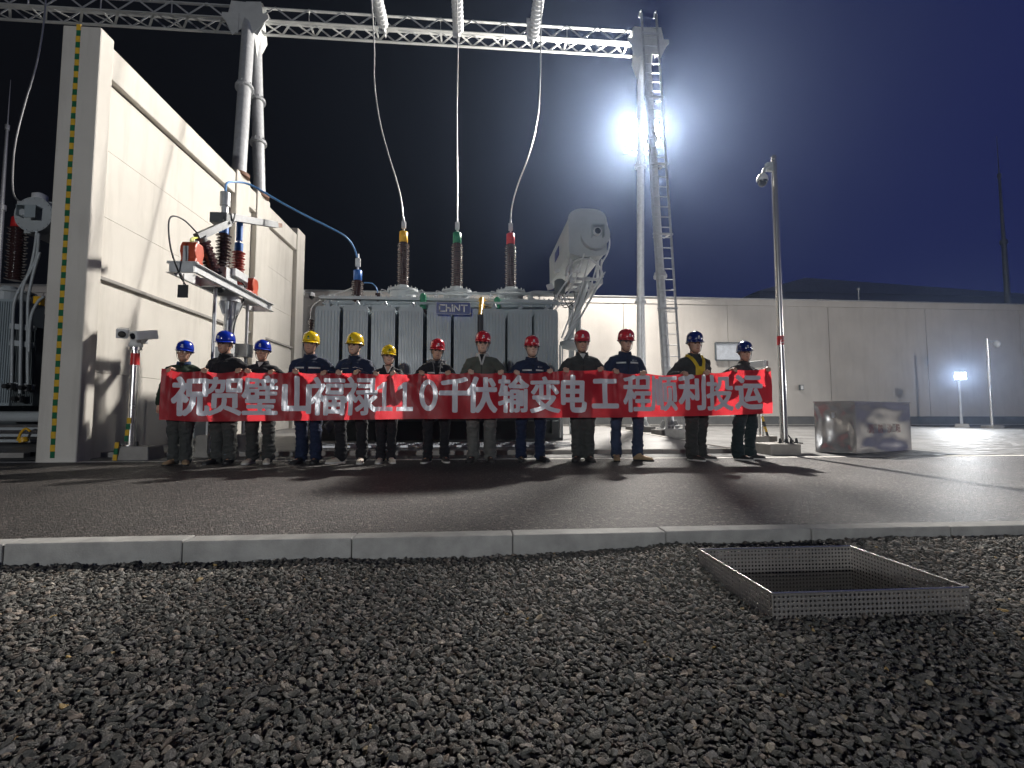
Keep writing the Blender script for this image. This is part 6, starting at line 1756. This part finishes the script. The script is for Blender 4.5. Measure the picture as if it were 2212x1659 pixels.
BLET = red_mat('banner_lettering', (.74, .72, .78), .16, (.78, .55, .58), .24, .8)
nxb, nzb = 520, 26
vs = []; fs = []
for j in range(nzb + 1):
    for i_ in range(nxb + 1):
        x = BXL + (BXR - BXL) * i_ / nxb
        vs.append(bsurf(x, j / nzb))
for j in range(nzb):
    for i_ in range(nxb):
        k = j * (nxb + 1) + i_; fs.append((k, k + 1, k + nxb + 2, k + nxb + 1))
m = MB(); m.add(vs, fs, True)
ban = m.build('banner', BRED)
prop(ban, 'long red cloth banner with grey white Chinese lettering held by thirteen people', 'banner')
# lettering: pixel centre, width and height of each character in the photograph
chars = [('祝', 411, 855, 82, 90), ('贺', 481, 855, 80, 88), ('璧', 560, 853, 80, 88), ('山', 641, 853, 66, 84), ('福', 707, 855, 76, 86), ('禄', 779, 855, 78, 86),
         ('1', 831, 856, 36, 64), ('1', 875, 856, 36, 64), ('0', 926, 853, 40, 70), ('千', 983, 852, 70, 80), ('伏', 1041, 852, 68, 82), ('输', 1110, 850, 68, 84), ('变', 1178, 852, 66, 82), ('电', 1240, 850, 56, 84),
         ('工', 1307, 850, 58, 66), ('程', 1376, 849, 62, 84), ('顺', 1433, 849, 58, 80), ('利', 1494, 846, 62, 82), ('投', 1556, 848, 60, 80), ('运', 1619, 847, 62, 78)]
def digit_mesh(c):
    m = MB()
    def q(pts_): m.add([(u, v, 0) for u, v in pts_], [tuple(range(len(pts_)))])
    if c == '1':
        q([(.38, .14), (.62, .14), (.62, 1), (.46, 1), (.38, .97)]); q([(0.06, .80), (.06, .70), (.38, .78), (.38, .97)]); q([(0, 0), (1, 0), (1, .14), (0, .14)])
    else:
        n = 28
        for k in range(n):
            a, b_ = 2 * PI * k / n, 2 * PI * (k + 1) / n
            q([(.5 + .5 * math.cos(a), .5 + .5 * math.sin(a)), (.5 + .5 * math.cos(b_), .5 + .5 * math.sin(b_)), (.5 + .25 * math.cos(b_), .5 + .34 * math.sin(b_)), (.5 + .25 * math.cos(a), .5 + .34 * math.sin(a))])
    return m.mesh('lettering', [])
for ch, cx_, cy_, w_, h_ in chars:
    me = digit_mesh(ch) if ch in '10' else textmesh(ch, 1.0, extrude=0)
    me.materials.clear()
    co = get_co(me); lo, hi = co.min(0), co.max(0)
    p0 = P(cx_ - w_ / 2, cy_, BY); p1 = P(cx_ + w_ / 2, cy_, BY); pb = P(cx_, cy_ + h_ / 2, BY); pt = P(cx_, cy_ - h_ / 2, BY)
    bold = 0 if ch in '10' else (.0145 if ch in '璧福输禄顺贺变程投' else .0195)
    W = p1.x - p0.x - 2 * bold; H = pt.z - pb.z - 2 * bold
    bmm = bmesh.new(); bmm.from_mesh(me)
    for v in bmm.verts:
        v.co.x = p0.x + bold + (v.co.x - lo[0]) / (hi[0] - lo[0]) * W; v.co.y, v.co.z = 0, pb.z + bold + (v.co.y - lo[1]) / (hi[1] - lo[1]) * H
    x = p0.x
    while x < p1.x:
        x += .022
        bmesh.ops.bisect_plane(bmm, geom=bmm.verts[:] + bmm.edges[:] + bmm.faces[:], plane_co=(x, 0, 0), plane_no=(1, 0, 0))
    z = pb.z
    while z < pt.z:
        z += .03
        bmesh.ops.bisect_plane(bmm, geom=bmm.verts[:] + bmm.edges[:] + bmm.faces[:], plane_co=(0, 0, z), plane_no=(0, 0, 1))
    # heavy strokes: the same outline shifted round a small ring, each sheet a hair further out
    base = [v.co.copy() for v in bmm.verts]; faces = [[v.index for v in f.verts] for f in bmm.faces]
    bmm.verts.index_update(); faces = [[v.index for v in f.verts] for f in bmm.faces]
    bmm.free()
    out_ = MB()
    offs = [(0, 0)] if not bold else [(0, 0), (bold, 0), (-bold, 0), (0, bold * .8), (0, -bold * .8), (bold * .75, bold * .6), (-bold * .75, bold * .6), (bold * .75, -bold * .6), (-bold * .75, -bold * .6)]
    for k, (ox, oz) in enumerate(offs):
        vv = []
        for c in base:
            x, z = c.x + ox, c.z + oz
            zb_b, zt_b = interp(BX, x), interp(TX, x); v_ = (z - zb_b) / (zt_b - zb_b)
            q = bsurf(x, v_); q.y -= .0022 + .00035 * k; vv.append(q)
        out_.add(vv, faces, True)
    me2 = bpy.data.meshes.new('lettering'); me2.from_pydata(out_.v, [], out_.f); me2.materials.append(BLET); me2.polygons.foreach_set('use_smooth', [True] * len(me2.polygons)); me2.update()
    link('lettering', me2, ban)
